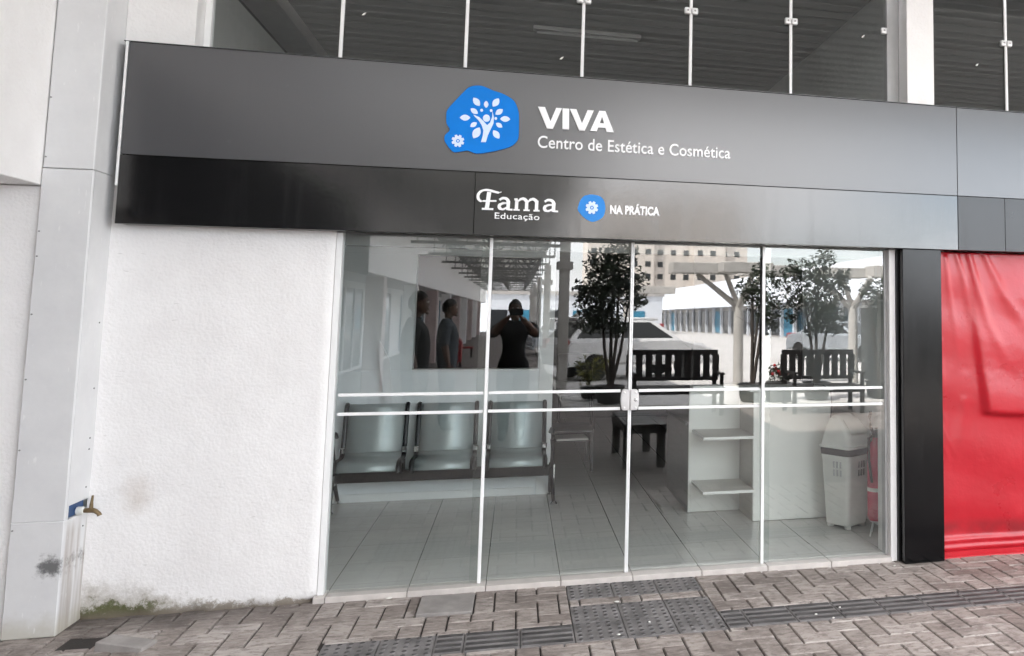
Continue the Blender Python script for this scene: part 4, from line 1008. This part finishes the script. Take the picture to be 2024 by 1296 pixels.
# truss canopy along the left wing
t = thing('truss_canopy', 'steel truss canopy along the left wing walkway', 'canopy', (-1, -34, 3.6))
b = MB(); b.box(-3.39, 1.0, -60, -4.4, 3.745, 3.75); finish('roof_sheet', b, M['sheet'], t)
for k in range(14):
    y = -6.6-3.9*k
    b = MB()
    b.box(-3.2, .95, y-.04, y+.04, 3.64, 3.71); b.box(-3.2, .95, y-.04, y+.04, 3.02, 3.09)
    xs = [-3.2+.519*i for i in range(9)]
    for i, (xa, xb) in enumerate(zip(xs, xs[1:])):
        b.tube([(xa, y, 3.06 if i % 2 else 3.68), (xb, y, 3.68 if i % 2 else 3.06)], .028, 6); b.tube([(xb, y, 3.06), (xb, y, 3.68)], .02, 6)
    finish('truss', b, M['steel'], t)
for k in range(8):
    x = -3+.55*k
    b = MB(); b.box(x-.03, x+.03, -60, -4.4, 3.66, 3.718); finish('purlin', b, M['steel'], t)
for k in range(5):
    y = -12-10*k
    b = MB(); b.box(.80, 1.0, y-.1, y+.1, 0, 3.02, .01); b.box(.74, 1.06, y-.16, y+.16, 2.4, 2.56, .01); finish('column', b, M['conc'], t)

# tree-shaped concrete pergolas
def pergola(x, y, label, flip=1, beams=()):
    t = thing('tree_pergola', label, 'pergola', (x, y, 0), 'tree shaped concrete pergolas')
    b = MB(); b.tube([(x, y, -.1), (x, y, 1.78)], [.12, .11], 12); finish('trunk', b, M['conc'], t, smooth=True)
    for dx, dy, z in ((-.95, 0, 2.42), (-.35, .2, 2.42), (.55, -.1, 2.42), (.1, .8, 2.42)):
        b = MB(); b.tube([(x, y, 1.70), (x+dx*.35*flip, y+dy*.35, 1.95), (x+dx*flip, y+dy, z)], [.085, .06, .05], 8); finish('branch', b, M['conc'], t, smooth=True)
    for x0, x1, y0, y1, z0, z1 in beams:
        b = MB(); b.box(x+x0, x+x1, y+y0, y+y1, z0, z1, .01); finish('beam', b, M['conc'], t)
BE = [(-1.55, -.10, -.3, .3, 2.425, 2.66), (-.6, .50, .5, 1.0, 2.43, 2.65), (.2, 1.5, -.9, -.35, 2.43, 2.68)]
pergola(4.78, -13, 'concrete tree-shaped pergola with forked branches left of the tall shrubs', 1, BE)
pergola(7.75, -13.6, 'concrete tree-shaped pergola at the right, beside the silver car', 1, [(-.9, .3, -.3, .3, 2.43, 2.66), (.2, 1.4, .2, .8, 2.43, 2.7)])
pergola(3.6, -23.5, 'concrete tree-shaped pergola behind the leafy tree and white car', -1, [(-1.3, 0.2, -.3, .3, 2.43, 2.7), (.3, 1.6, -.2, .4, 2.2, 2.45)])

# slatted benches
def park_bench(name, label, loc, L, grp):
    x, y, _ = loc; t = thing(name, label, 'bench', loc, grp)
    h = L/2
    b = MB(); b.box(x-h, x+h, y-.33, y-.28, .90, .98, .006); b.box(x-h, x+h, y-.33, y-.28, .50, .56, .006)
    n = int(L/.145)
    for k in range(n+1):
        xx = x-h+.03+(L-.06)*k/n; b.box(xx-.05, xx+.05, y-.325, y-.285, .56, .90)
    finish('backrest', b, M['wood'], t)
    b = MB()
    for k in range(5): b.box(x-h, x+h, y-.27+.105*k, y-.27+.105*k+.09, .405, .435, .004)
    b.box(x-h+.02, x+h-.02, y+.20, y+.235, .33, .402); finish('seat', b, M['wood'], t)
    for sx in (x-h+.05, x+h-.05):
        for yy, zt in ((y-.305, .90), (y+.2, .60)):
            b = MB(); b.box(sx-.03, sx+.03, yy-.03, yy+.03, 0, zt if yy < y else .403, .004); finish('leg', b, M['wood'], t)
        b = MB(); b.box(sx-.035, sx+.035, y-.27, y+.26, .62, .65, .004); b.box(sx-.025, sx+.025, y+.18, y+.225, .436, .62); finish('armrest', b, M['wood'], t)
park_bench('park_bench', 'dark slatted wooden bench left of the flower pot', (2.41, -7.7, 0), 1.44, 'dark slatted benches with backs')
park_bench('park_bench', 'dark slatted wooden bench right of the flower pot', (4.82, -7.7, 0), 1.24, 'dark slatted benches with backs')
t = thing('slatted_table', 'low dark slatted wooden table standing near the doors', 'table', (1.29, -4.0, 0))
b = MB()
for k in range(6): b.box(1.08, 1.50, -3.34-.19*k-.15, -3.34-.19*k, .41, .44, .004)
b.box(1.47, 1.505, -4.5, -3.32, .35, .409); b.box(1.075, 1.11, -4.5, -3.32, .35, .409); b.box(1.11, 1.47, -3.37, -3.335, .35, .409)
finish('tabletop', b, M['wood'], t)
for sx in (1.12, 1.46):
    for yy in (-3.42, -4.42):
        b = MB(); b.box(sx-.04, sx+.04, yy-.04, yy+.04, 0, .348, .004); finish('leg', b, M['wood'], t)

# shrubs and trees in planters
def leaves(b, lay, clumps, n, s, rr, up=.3):
    tot = sum(c[3]**2 for c in clumps)
    for cx, cy_, cz, r in clumps:
        m = int(n*r*r/tot); shade = rr.random()
        for _ in range(m):
            d = Vector((rr.gauss(0, 1), rr.gauss(0, 1), rr.gauss(0, .8))); d.normalize(); d *= r*rr.random()**.45
            p = Vector((cx, cy_, cz))+d
            a = Vector((rr.gauss(0, 1), rr.gauss(0, 1), rr.gauss(-.2, .6))).normalized(); q = a.cross(Vector((rr.gauss(0, 1), rr.gauss(0, 1), rr.gauss(0, 1)))).normalized()
            L = s*rr.uniform(.7, 1.3); W = L*.42; nn = a.cross(q)*L*.12
            vs = [b.verts.new(p-a*L/2), b.verts.new(p+q*W/2+nn), b.verts.new(p+a*L/2), b.verts.new(p-q*W/2+nn)]
            f = b.faces.new(vs); f[lay] = min(1, max(0, shade*.5+rr.random()*.5))
def small_tree(label, x, y, stems, clumps, n, s, seed, pot=True, zb=.3):
    rr = random.Random(seed); t = thing('potted_tree', label, 'tree', (x, y, 0), 'small trees in pots outside')
    b = MB()
    for tx, ty, tz in stems:
        b.tube([(x+tx*.1, y+ty*.1, zb), (x+tx*.45+rr.uniform(-.04, .04), y+ty*.4, zb+(tz-zb)*.4), (x+tx*.8, y+ty*.8, zb+(tz-zb)*.75), (x+tx, y+ty, tz)], [.035, .028, .02, .008], 7)
        for _ in range(4):
            u = rr.uniform(.5, .95); p = Vector((x+tx*u, y+ty*u, zb+(tz-zb)*u)); b.tube([p, p+Vector((rr.uniform(-.35, .35), rr.uniform(-.3, .3), rr.uniform(.1, .35)))], [.012, .004], 5)
    finish('trunk', b, M['bark'], t, smooth=True)
    bm = bmesh.new(); lay = bm.faces.layers.float.new('t')
    leaves(bm, lay, [(x+c[0], y+c[1], c[2], c[3]) for c in clumps], n, s, rr)
    vals = [f[lay] for f in bm.faces]
    o = finish('crown', bm, M['leaf'], t, recalc=False); tintify(o, lambda p: vals[p.index])
    if pot:
        b = MB(); b.lathe([(.20, 0), (.22, .04), (.25, zb-.05), (.27, zb), (.23, zb), (.21, zb-.04)], (x, y, 0), 20); finish('pot', b, M['pot'], t, smooth=50)
small_tree('leafy tree with a dense dark crown and several stems, left of the benches', 1.60, -9.6, [(-.2, 0, 1.9), (.12, .1, 2.2), (.02, -.1, 2.5), (.3, 0, 1.8)],
           [(-.30, 0, 1.75, .36), (.0, .1, 2.0, .42), (.30, 0, 2.1, .34), (-.15, 0, 2.35, .38), (.15, -.1, 2.6, .32), (-.35, .1, 1.4, .27), (-.1, 0, 1.5, .3), (.1, 0, 1.3, .2), (-.5, 0, 1.95, .2), (.42, 0, 1.75, .2)], 3400, .095, 3)
small_tree('slender tree with twisted stems rising from the low round pot', 4.15, -9.6, [(.12, 0, 1.7), (.22, .1, 2.1), (0, 0, 2.3)],
           [(.1, 0, 1.85, .30), (.35, 0, 1.7, .26), (.15, .1, 2.25, .26), (-.1, 0, 2.0, .22), (.3, 0, 1.35, .18), (.5, 0, 2.15, .2), (.2, 0, 1.5, .2)], 1300, .085, 4)
small_tree('broad leafy tree standing behind the right-hand bench', 5.45, -9.8, [(-.25, 0, 2.0), (0, .1, 2.4), (.3, 0, 1.9)],
           [(-.1, 0, 2.3, .38), (.3, 0, 2.1, .36), (-.3, 0, 1.85, .36), (.1, 0, 1.7, .34), (.25, .1, 1.45, .3), (-.05, 0, 1.3, .2), (.2, 0, 2.65, .2), (-.45, 0, 2.35, .24), (.55, 0, 2.3, .16), (-.5, 0, 1.5, .14)], 2700, .09, 5)
small_tree('thin leafy tree at the far right beside the concrete pergola', 6.75, -9.9, [(.05, 0, 2.1), (-.15, 0, 1.8)],
           [(-.1, 0, 2.0, .3), (.2, 0, 1.8, .28), (0, 0, 1.5, .22), (.25, 0, 2.2, .22)], 800, .09, 6)
# low flower pot and shrub
t = thing('flower_pot', 'square pot of red flowers and leaves between the two benches', 'plant pot', (4.55, -9.3, 0))
b = MB(); b.box(4.36, 4.74, -9.48, -9.12, 0, .36, .02); finish('pot', b, M['pot'], t)
bm = bmesh.new(); lay = bm.faces.layers.float.new('t'); leaves(bm, lay, [(4.55, -9.3, .45, .2), (4.5, -9.3, .55, .15)], 260, .07, random.Random(8)); vals = [f[lay] for f in bm.faces]
o = finish('foliage', bm, M['leaf'], t, recalc=False); tintify(o, lambda p: vals[p.index])
b = MB()
for k in range(9): b.ball((4.4+.035*k, -9.16-.02*(k % 3), .50+.05*((k*7) % 4)), .028, n=8)
finish('flower', b, M['tail'], t)
t = thing('variegated_shrub', 'yellow-green shrub in front of the white car', 'shrub', (1.35, -10.4, 0))
b = MB(); b.lathe([(.15, 0), (.18, .05), (.2, .22), (.17, .22)], (1.35, -10.4, 0), 18); finish('pot', b, M['pot'], t)
bm = bmesh.new(); lay = bm.faces.layers.float.new('t'); leaves(bm, lay, [(1.30, -10.4, .42, .24), (1.5, -10.4, .6, .2), (1.2, -10.4, .62, .16)], 260, .10, random.Random(9)); vals = [f[lay] for f in bm.faces]
o = finish('foliage', bm, M['leaf2'], t, recalc=False); tintify(o, lambda p: vals[p.index])

# parked vehicles
def car(name, label, loc, rz, paint, kind):
    t = thing(name, label, 'car', (0, 0, 0), 'cars in the parking lot')
    YZ = lambda u, v, d: Vector((u, d, v))
    if kind == 'hatch':
        low = [(-1.95, .35), (-2.0, .55), (-1.97, .85), (-1.85, .98), (.95, .96), (1.75, .86), (2.0, .66), (2.02, .36)]; cab = [(-1.88, .97), (-1.45, 1.42), (-1.1, 1.5), (.1, 1.48), (.5, 1.36), (1.12, .95)]
    elif kind == 'pickup':
        low = [(-2.5, .5), (-2.52, .75), (-2.5, 1.1), (1.2, 1.08), (2.3, 1.0), (2.5, .8), (2.5, .5)]; cab = [(-.75, 1.08), (-.6, 1.68), (-.3, 1.75), (.6, 1.73), (1.4, 1.06)]
    else:
        low = [(-2.2, .35), (-2.25, .6), (-2.15, .95), (-1.5, .98), (1.0, .95), (2.0, .82), (2.22, .62), (2.2, .35)]; cab = [(-1.7, .97), (-.9, 1.40), (-.5, 1.45), (.2, 1.43), (1.15, .94)]
    wb = 1.25 if kind == 'hatch' else 1.55
    def arch(pl, xs):
        o = [pl[0]]; z0 = pl[0][1]; bot = []
        for x in xs:
            bot += [(x+.36*math.cos(a), z0+.02+.36*max(0, math.sin(a))) for a in [math.pi*k/10 for k in range(11)]]
        return pl+[(pl[-1][0]-.02, z0)]+bot+[(pl[0][0]+.02, z0)]
    b = MB(); pl = arch(low, (wb, -wb)); A, B_ = b.prism(pl, YZ, -.85, .85)
    bmesh.ops.bevel(b.bm, geom=list({e for v in A+B_ for e in v.link_edges if (e.verts[0] in A and e.verts[1] in A) or (e.verts[0] in B_ and e.verts[1] in B_)}), offset=.07, segments=3, affect='EDGES')
    body = finish('body', b, paint, t, smooth=35)
    b = MB(); A, B_ = b.prism(cab, YZ, -.80, .80)
    for v in A: v.co.y += .20*(v.co.z-.95)/.55
    for v in B_: v.co.y -= .20*(v.co.z-.95)/.55
    finish('cabin', b, paint, t)
    cx0, cz0 = cab[0][0]*.5+cab[-1][0]*.5, cab[0][1]; zmx = max(c[1] for c in cab)
    def inward(z): return .80-.20*(z-.95)/.55+.006
    for s in (1, -1):
        lo, hi = cz0+.05, zmx-.10
        def xat(z, back):
            pts = cab if back else cab[::-1]
            for (xa, za), (xb, zb) in zip(pts, pts[1:]):
                if za <= z <= zb: return xa+(xb-xa)*(z-za)/(zb-za)
            return pts[1][0]
        xb_l, xb_h = xat(lo, True)+.14, xat(hi, True)+.10; xf_l, xf_h = xat(lo, False)-.16, xat(hi, False)-.10; xm = (xb_h+xf_h)/2
        for poly in ([(xb_l, lo), (xm-.05, lo), (xm-.05, hi), (xb_h, hi)], [(xm+.05, lo), (xf_l, lo), (xf_h, hi), (xm+.05, hi)]):
            b = MB(); V0 = [b.bm.verts.new((x, s*inward(z), z)) for x, z in poly]; V1 = [b.bm.verts.new((x, s*(inward(z)-.02), z)) for x, z in poly]
            b.bm.faces.new(V0); b.bm.faces.new(V1[::-1])
            for q in range(4): b.bm.faces.new((V0[q], V0[(q+1) % 4], V1[(q+1) % 4], V1[q]))
            finish('side_window', b, M['car_glass'], t)
    for pts, nm in ((cab[:2], 'rear_window'), (cab[-1:-3:-1], 'windscreen')):
        (xa, za), (xb_, zb) = pts; d = Vector((xb_-xa, zb-za)); nrm = Vector((-d.y, d.x)).normalized()*(1 if nm == 'rear_window' else -1)
        b = MB(); V = []
        for o_ in (.006, -.02):
            for u, s in ((.1, -1), (.1, 1), (.92, 1), (.92, -1)):
                z = za+d.y*u; V.append(b.bm.verts.new((xa+d.x*u+nrm.x*o_, s*(inward(z)-.09), z+nrm.y*o_)))
        b.bm.faces.new(V[:4]); b.bm.faces.new(V[4:][::-1])
        for q in range(4): b.bm.faces.new((V[q], V[(q+1) % 4], V[4+(q+1) % 4], V[4+q]))
        finish(nm, b, M['car_glass'], t)
    top = [c for c in cab if c[1] > cab[0][1]+.3]; zt = max(c[1] for c in top)
    b = MB(); xs = [c[0] for c in top]; b.box(min(xs)-.02, max(xs)+.02, -.62, .62, zt-.07, zt+.015, .03, seg=2); finish('roof', b, paint, t, smooth=40)
    for x in (wb, -wb):
        for s in (-1, 1):
            b = MB()
            b.lathe([(.20, -.09), (.30, -.10), (.325, -.06), (.325, .06), (.30, .10), (.20, .09)], (x, s*.76, .325), 22, 'Y'); wl = finish('wheel', b, M['tyre'], t, smooth=40)
            b = MB(); b.lathe([(.06, .0), (.20, s*.02), (.205, s*.085), (.16, s*.07), (.05, s*.075)] if s > 0 else [(.05, -.075), (.16, -.07), (.205, -.085), (.20, -.02), (.06, 0)], (x, s*.76, .325), 18, 'Y'); finish('rim', b, M['rim'], wl)
    xb, xf = low[0][0], low[-1][0]
    for s in (-1, 1):
        b = MB(); b.box(xb-.03, xb+.22, s*.62-.16, s*.62+.16, .72, .98, .03); finish('tail_light', b, M['tail'], t)
        b = MB(); b.box(xf-.28, xf-.02, s*.6-.17, s*.6+.17, .62, .76, .03); finish('headlight', b, M['lamp_clear'], t)
    b = MB(); b.box(xb-.03, xb+.1, -.7, .7, .36, .55, .03); finish('bumper', b, paint, t)
    b = MB(); b.box(xf-.1, xf+.03, -.7, .7, .36, .5, .03); finish('bumper', b, paint, t)
    b = MB(); b.box(xb-.045, xb-.0305, -.26, .26, .42, .53, .003); finish('number_plate', b, M['label'], t)
    t.location = loc; t.rotation_euler = (0, 0, rz)
car('parked_hatchback', 'white hatchback parked behind the leafy tree', (2.75, -16.2, -.08), R(-18), M['car_white'], 'hatch')
car('parked_pickup', 'silver pickup parked beyond the white hatchback', (2.9, -27.0, -.18), R(170), M['car_grey'], 'pickup')
car('parked_sedan', 'silver car parked at the right beyond the broad leafy tree', (11.9, -24.5, -.15), R(60), M['car_grey'], 'sedan')
car('parked_car', 'white car parked far off beside the end of the left walkway', (2.2, -34, -.25), R(80), M['car_white'], 'hatch')
t = thing('reflection_wall', 'low dark wall added for its reflection in the black pillar', 'reflection_wall', (8.65, -10, 0))
b = MB(); b.box(8.55, 8.75, -15, -5, -.05, 1.72, .01); finish('board', b, M['shade_wall'], t)  # dark wall added so the pillar's lower half reflects dark
b = MB(); b.box(8.5, 8.8, -15.05, -4.95, 1.722, 1.78, .01); finish('cap', b, M['steel'], t)
# red and white post
t = thing('warning_post', 'red and white striped warning post standing in the parking lot', 'post', (10.6, -58, -.5))
for k in range(5):
    b = MB(); b.lathe([(.16, -.5+.25*k), (.15, -.26+.25*k)], (10.6, -58, 0), 12); finish('band', b, M['red_paint'] if k % 2 == 0 else M['letter_white'], t)
b = MB(); b.lathe([(.5, -.55), (.45, -.5), (.2, -.46)], (10.6, -58, 0), 12); finish('base', b, M['red_paint'], t)

# mall wing across the parking lot
t = thing('mall_wing', 'long white-fronted row of shops across the parking lot', 'building', (24, -80, -1))
P0, P1 = Vector((20.0, -150, 0)), Vector((26, -22, 0)); D = (P1-P0); LN = D.length; D.normalize(); Nn = Vector((-D.y, D.x, 0))   # Nn points away from the lot side check below
if Nn.x > 0: Nn = -Nn
def along(b, s0, s1, o0, o1, z0, z1, slope=0.0):
    def P(s, o, z): return P0+D*s+Nn*o+Vector((0, 0, z-1.45+1.35*s/LN))
    vs = [b.bm.verts.new(P(s, o, z)) for s in (s0, s1) for o, z in ((o0, z0), (o1, z0), (o1-slope, z1), (o0, z1))]
    for f in ((0, 1, 2, 3), (7, 6, 5, 4), (0, 4, 5, 1), (1, 5, 6, 2), (2, 6, 7, 3), (3, 7, 4, 0)): b.bm.faces.new([vs[k] for k in f])
b = MB(); along(b, 0, LN, -14, 0, -1, 3.0); finish('wall', b, M['bld_grey'], t)
b = MB(); along(b, -2, LN+3, -14, 1.6, 3.0, 6.0, 1.2); finish('white_fascia', b, M['bld_white'], t)
k = 0; s = 2
while s < LN-4:
    b = MB(); along(b, s, s+2.6, .0, .06, .15, 2.6); o = finish('shop_window', b, M['shop_blue'] if k % 7 == 3 else M['win_dark'], t)
    b = MB(); along(b, s+2.75, s+3.05, .0, .25, -.6, 2.98); finish('pillar', b, M['bld_white'], t)
    s += 3.3; k += 1
# apartment block
t = thing('apartment_block', 'beige apartment block with rows of small windows rising behind the shops', 'building', (34, -200, -1.3))
b = MB(); b.box(16, 56, -215, -200, -1.4, 30, 0); b.box(24.02, 32, -199.98, -198.6, -1.3, 30); b.box(42, 50, -199.98, -198.6, -1.3, 30); finish('wall', b, M['bld_beige'], t)
for i in range(12):
    for j in range(7):
        x = 17.5+3.25*i; z = 1.5+3.0*j+2.2
        yy = -198.58 if (24 < x < 32 or 42 < x < 50) else -199.98
        b = MB(); b.box(x-.65, x+.65, yy-.02, yy+.05, z, z+1.3); finish('window', b, M['win_dark'], t)
b = MB(); b.box(15.5, 56.5, -216, -198, 30, 31.2); finish('roof', b, M['bld_grey'], t)
t = thing('end_building', 'low white building closing the far end of the left walkway', 'building', (2, -90, -1))
b = MB(); b.box(-8, 16, -100, -90, -1.2, 3.4); finish('wall', b, M['bld_white'], t)
b = MB(); b.box(-8.2, 16.2, -100.2, -89.8, 3.4, 3.8); finish('roof_edge', b, M['bld_grey'], t)
for k in range(7):
    b = MB(); b.box(-6+3*k, -4+3*k, -89.98, -89.9, -.6, 1.7); finish('shop_window', b, M['win_dark'] if k % 2 else M['shop_blue'], t)

# red bin and red bench in the left walkway
t = thing('red_bin', 'dark red bin with gabled lid standing in the left walkway', 'bin', (-1.72, -19.9, 0))
b = MB(); b.box(-1.98, -1.46, -20.1, -19.7, .12, .66, .01); finish('body', b, M['red_paint'], t)
b = MB(); b.prism([(-2.0, .665), (-1.44, .665), (-1.52, .78), (-1.72, .88), (-1.92, .78)], XZ, -20.12, -19.68); finish('lid', b, M['red_paint'], t)
for sx in (-1.95, -1.49):
    b = MB(); b.box(sx-.03, sx+.03, -20.0, -19.8, 0, .119); finish('leg', b, M['tube_black'], t)
t = thing('red_bench', 'small red bench further along the left walkway', 'bench', (-1.6, -24.8, 0))
b = MB(); b.box(-1.85, -1.38, -25.0, -24.6, .30, .36, .01); finish('seat', b, M['red_paint'], t)
for sx in (-1.8, -1.43):
    b = MB(); b.box(sx-.03, sx+.03, -24.95, -24.65, 0, .299); finish('leg', b, M['tube_black'], t)

# ------------------------------------------------------------------ people
def skinned(name, chains, m, parent, sub=2, root=0, extra=None):
    """chains: list of [(x,y,z,r), ...]; a chain starting with an int index begins at that existing vertex"""
    bm = bmesh.new(); lay = bm.verts.layers.skin.verify(); vs = []
    for ch in chains:
        prev = None
        for p in ch:
            if isinstance(p, int): prev = vs[p]; continue
            v = bm.verts.new(p[:3]); rx = p[3]; ry = p[4] if len(p) > 4 else rx; v[lay].radius = (rx, ry); vs.append(v)
            if prev: bm.edges.new((prev, v))
            prev = v
    vs[root][lay].use_root = True
    me = bpy.data.meshes.new(name+'_cage'); bm.to_mesh(me); bm.free()
    o = bpy.data.objects.new(name, me); COL.objects.link(o)
    sk = o.modifiers.new('skin', 'SKIN'); sk.branch_smoothing = .4; sk.use_smooth_shade = True
    ss = o.modifiers.new('sub', 'SUBSURF'); ss.levels = sub; ss.render_levels = sub
    bpy.context.view_layer.update()
    me2 = bpy.data.meshes.new_from_object(o.evaluated_get(bpy.context.evaluated_depsgraph_get()))
    bpy.data.objects.remove(o); bpy.data.meshes.remove(me)
    bm = bmesh.new(); bm.from_mesh(me2); bpy.data.meshes.remove(me2)
    if extra: extra(bm)
    me3 = bpy.data.meshes.new(name); bm.to_mesh(me3); bm.free(); me3.materials.append(m); me3.shade_smooth()
    o = bpy.data.objects.new(name, me3); COL.objects.link(o); o.parent = parent
    return o
def hand(w, d, side, spread=.011):
    """palm and five curled fingers hanging from wrist w along direction d"""
    w, d = Vector(w), Vector(d).normalized(); fw = Vector((1, 0, 0)) if abs(d.x) < .7 else Vector((0, 0, 1))
    s = d.cross(fw).normalized(); fw = s.cross(d).normalized()
    ch = []
    palm = [(*(w+d*.03), .024, .016), (*(w+d*.085), .034, .014)]
    for k, L in enumerate((.068, .078, .072, .055)):
        o = fw*(.027-.018*k); a = w+d*.09+o
        ch.append([(*a, .009), (*(a+d*L*.5+s*side*.008), .0085), (*(a+d*L*.85+s*side*.03), .0075)])
    a = w+d*.04+fw*.03
    ch.append([(*a, .010), (*(a+d*.035+fw*.018), .0095), (*(a+d*.065+fw*.018+s*side*.008), .008)])
    return palm, ch
def person(label, loc, rz, arms, shirt, trousers, h=1.72):
    t = thing('person', label, 'person', loc); k = h/1.72
    S = lambda c: [p if isinstance(p, int) else (p[0]*k, p[1]*k, p[2]*k, *[r*k for r in p[3:]]) for p in c]
    torso = [(0, 0, .95, .165, .150), (0, 0, 1.08, .160, .140), (0, 0, 1.24, .180, .145), (-.01, 0, 1.38, .175, .125), (-.012, 0, 1.47, .066, .062), (.008, 0, 1.545, .060, .060), (.015, 0, 1.62, .055, .055)]
    chains = [S(torso)]; hands = []
    for s in (1, -1):
        el, wr = arms[0 if s > 0 else 1]
        sh = (-.012, s*.175, 1.40, .078); um = tuple((Vector(sh[:3])+Vector(el))/2); fm = tuple((Vector(el)+Vector(wr))/2)
        chains.append(S([3, sh, (*um, .062), (*el, .052), (*fm, .047), (*wr, .034)]))
        palm, fi = hand(wr, Vector(wr)-Vector(el), s); chains[-1] += S(palm); hands += [S(f) for f in fi]
    for s in (1, -1):
        chains.append(S([0, (0, s*.095, .86, .118), (.008, s*.10, .68, .095), (.012, s*.10, .49, .070), (-.01, s*.10, .30, .066), (-.02, s*.10, .09, .045), (.06, s*.11, .045, .038), (.13, s*.115, .03, .032)]))
    body = skinned('body', chains, M['skin'], t, 2, 0)
    # garments follow the body surface, a little proud of it
    def garment(name, keep, off, m):
        bm = bmesh.new(); bm.from_mesh(body.data); bm.normal_update()
        nv = {v.index: v.normal.copy() for v in bm.verts}
        for v in bm.verts: v.co += nv[v.index]*off
        bmesh.ops.delete(bm, geom=[f for f in bm.faces if not keep(f.calc_center_median()/k)], context='FACES')
        o = finish(name, bm, m, smooth=180, recalc=False); o.parent = t; return o
    el0 = Vector(arms[0][0]); raised = arms[0][1][2] > el0.z
    def is_arm(p):
        for s in (1, -1):
            el, wr = map(Vector, arms[0 if s > 0 else 1]); d = wr-el; u = max(0, min(1.5, (p-el).dot(d)/d.length_squared))
            if u > .10 and (p-el-d*u).length < .075: return True
        return False
    garment('shirt', lambda p: .90 < p.z < 1.475 and not is_arm(p), .012, shirt)
    garment('trousers', lambda p: .07 < p.z < .965 and not is_arm(p) and not (p.z < .9 and abs(p.y) > .27), .016, trousers)
    for s in (1, -1): skinned('shoe', [S([(-.05, s*.105, .05, .052), (.04, s*.11, .05, .056), (.15, s*.115, .035, .044)])], M['rubber'], t, 2, 0)
    # head: skull with jaw, nose, lips, brow and ears in the body mesh
    bm = bmesh.new(); bm.from_mesh(body.data)
    HC = Vector((.018, 0, 1.615))*k
    r = bmesh.ops.create_uvsphere(bm, u_segments=24, v_segments=18, radius=1)
    for v in r['verts']:
        x, y, z = v.co; jaw = max(0, -z)
        X = x*.096*(1-.10*jaw) + (.012*jaw if x > 0 else -.012*jaw*x*-1); Y = y*.076*(1-.22*jaw*jaw)
        if x > .55 and -.1 < z < .25 and abs(y) > .18 and abs(y) < .6: X -= .006                # eye sockets
        v.co = HC+Vector((X, Y, z*.118))*k
    def blob(c, sx, sy, sz):
        q = bmesh.ops.create_uvsphere(bm, u_segments=10, v_segments=8, radius=1)
        for v in q['verts']: v.co = HC+Vector((c[0]+v.co.x*sx, c[1]+v.co.y*sy, c[2]+v.co.z*sz))*k
    for s in (1, -1): blob((-.002, s*.077, -.005), .018, .009, .030)
    q = bmesh.ops.create_cone(bm, cap_ends=True, segments=10, radius1=.017*k, radius2=.006*k, depth=.052*k)
    for v in q['verts']: v.co = HC+Vector((.099+(.010 if v.co.z < 0 else -.006), v.co.y/k, -.016+v.co.z/k))*k
    blob((.090, 0, -.056), .010, .023, .006); blob((.088, 0, -.067), .010, .020, .007); blob((.078, 0, -.098), .020, .024, .016)
    bm.to_mesh(body.data); bm.free(); body.data.shade_smooth()
    for hc in hands: skinned('finger', [hc], M['skin'], t, 1, 0)
    for s in (1, -1):
        b = MB(); b.ball(HC+Vector((.086, s*.031, .014))*k, .0115*k, n=10); e = finish('eye', b, M['label'], smooth=180); e.parent = t
        b = MB(); b.ball(HC+Vector((.0945, s*.031, .014))*k, .0052*k, n=8); f = finish('pupil', b, M['hair'], smooth=180); f.parent = e
        b = MB(); b.ball(HC+Vector((.091, s*.032, .036))*k, .006*k, .019*k, .0035*k, n=8); f = finish('eyebrow', b, M['hair'], smooth=180); f.parent = t
    # short hair as a shell round the skull
    bm = bmesh.new(); r = bmesh.ops.create_uvsphere(bm, u_segments=40, v_segments=28, radius=1)
    rr = random.Random(5)
    dead = []
    for f in bm.faces:
        x, y, z = f.calc_center_median()
        line = -.42 if x < -.25 else (-.05 if x < .15 else .12+.62*max(0, x-.15))
        if abs(y) > .75 and x < .2 and x > -.25: line = .10
        if z < line: dead.append(f)
    for v in bm.verts:
        x, y, z = v.co; e = 1.075+.02*rr.random(); v.co = HC+Vector((x*.096*e-.003, y*.076*(e+.02), z*.118*e))*k
    bmesh.ops.delete(bm, geom=dead, context='FACES')
    bmesh.ops.solidify(bm, geom=list(bm.faces), thickness=.010)
    o = finish('hair', bm, M['hair'], smooth=180); o.parent = t
    t.rotation_euler = (0, 0, rz)
    return t
down = (((-.02, .275, 1.13), (.04, .335, .90)), ((-.02, -.275, 1.13), (.04, -.335, .90)))
person('man in dark clothes standing in profile in the walkway, nearest the glass', (-.99, -4.05, 0), 0, down, M['cloth_dark'], M['cloth_dark'], 1.74)
person('man in a slate shirt standing in profile further back in the walkway', (-.88, -6.75, 0), 0, down, M['cloth_blue'], M['cloth_blue'], 1.70)
# the photographer: behind the camera, arms raised to hold the phone
ph = (((.16, .27, 1.30), (.36, .09, 1.50)), ((.16, -.27, 1.30), (.36, -.09, 1.50)))
person('person in dark clothes holding up a phone to take the picture', (-.02, -5.62, 0), R(90), ph, M['cloth_dark'], M['cloth_dark'], 1.69)
t = thing('phone', 'black phone held up in both hands by the photographer', 'phone', (0, -5.13, 1.55))
b = MB(); b.box(-.075, .075, -5.138, -5.130, 1.515, 1.59, .004); finish('case', b, M['screen_off'], t)
b = MB(); b.lathe([(.009, 0), (.009, .003), (.006, .004)], (-.055, -5.130, 1.575), 12, 'Y'); finish('lens', b, M['car_glass'], t)
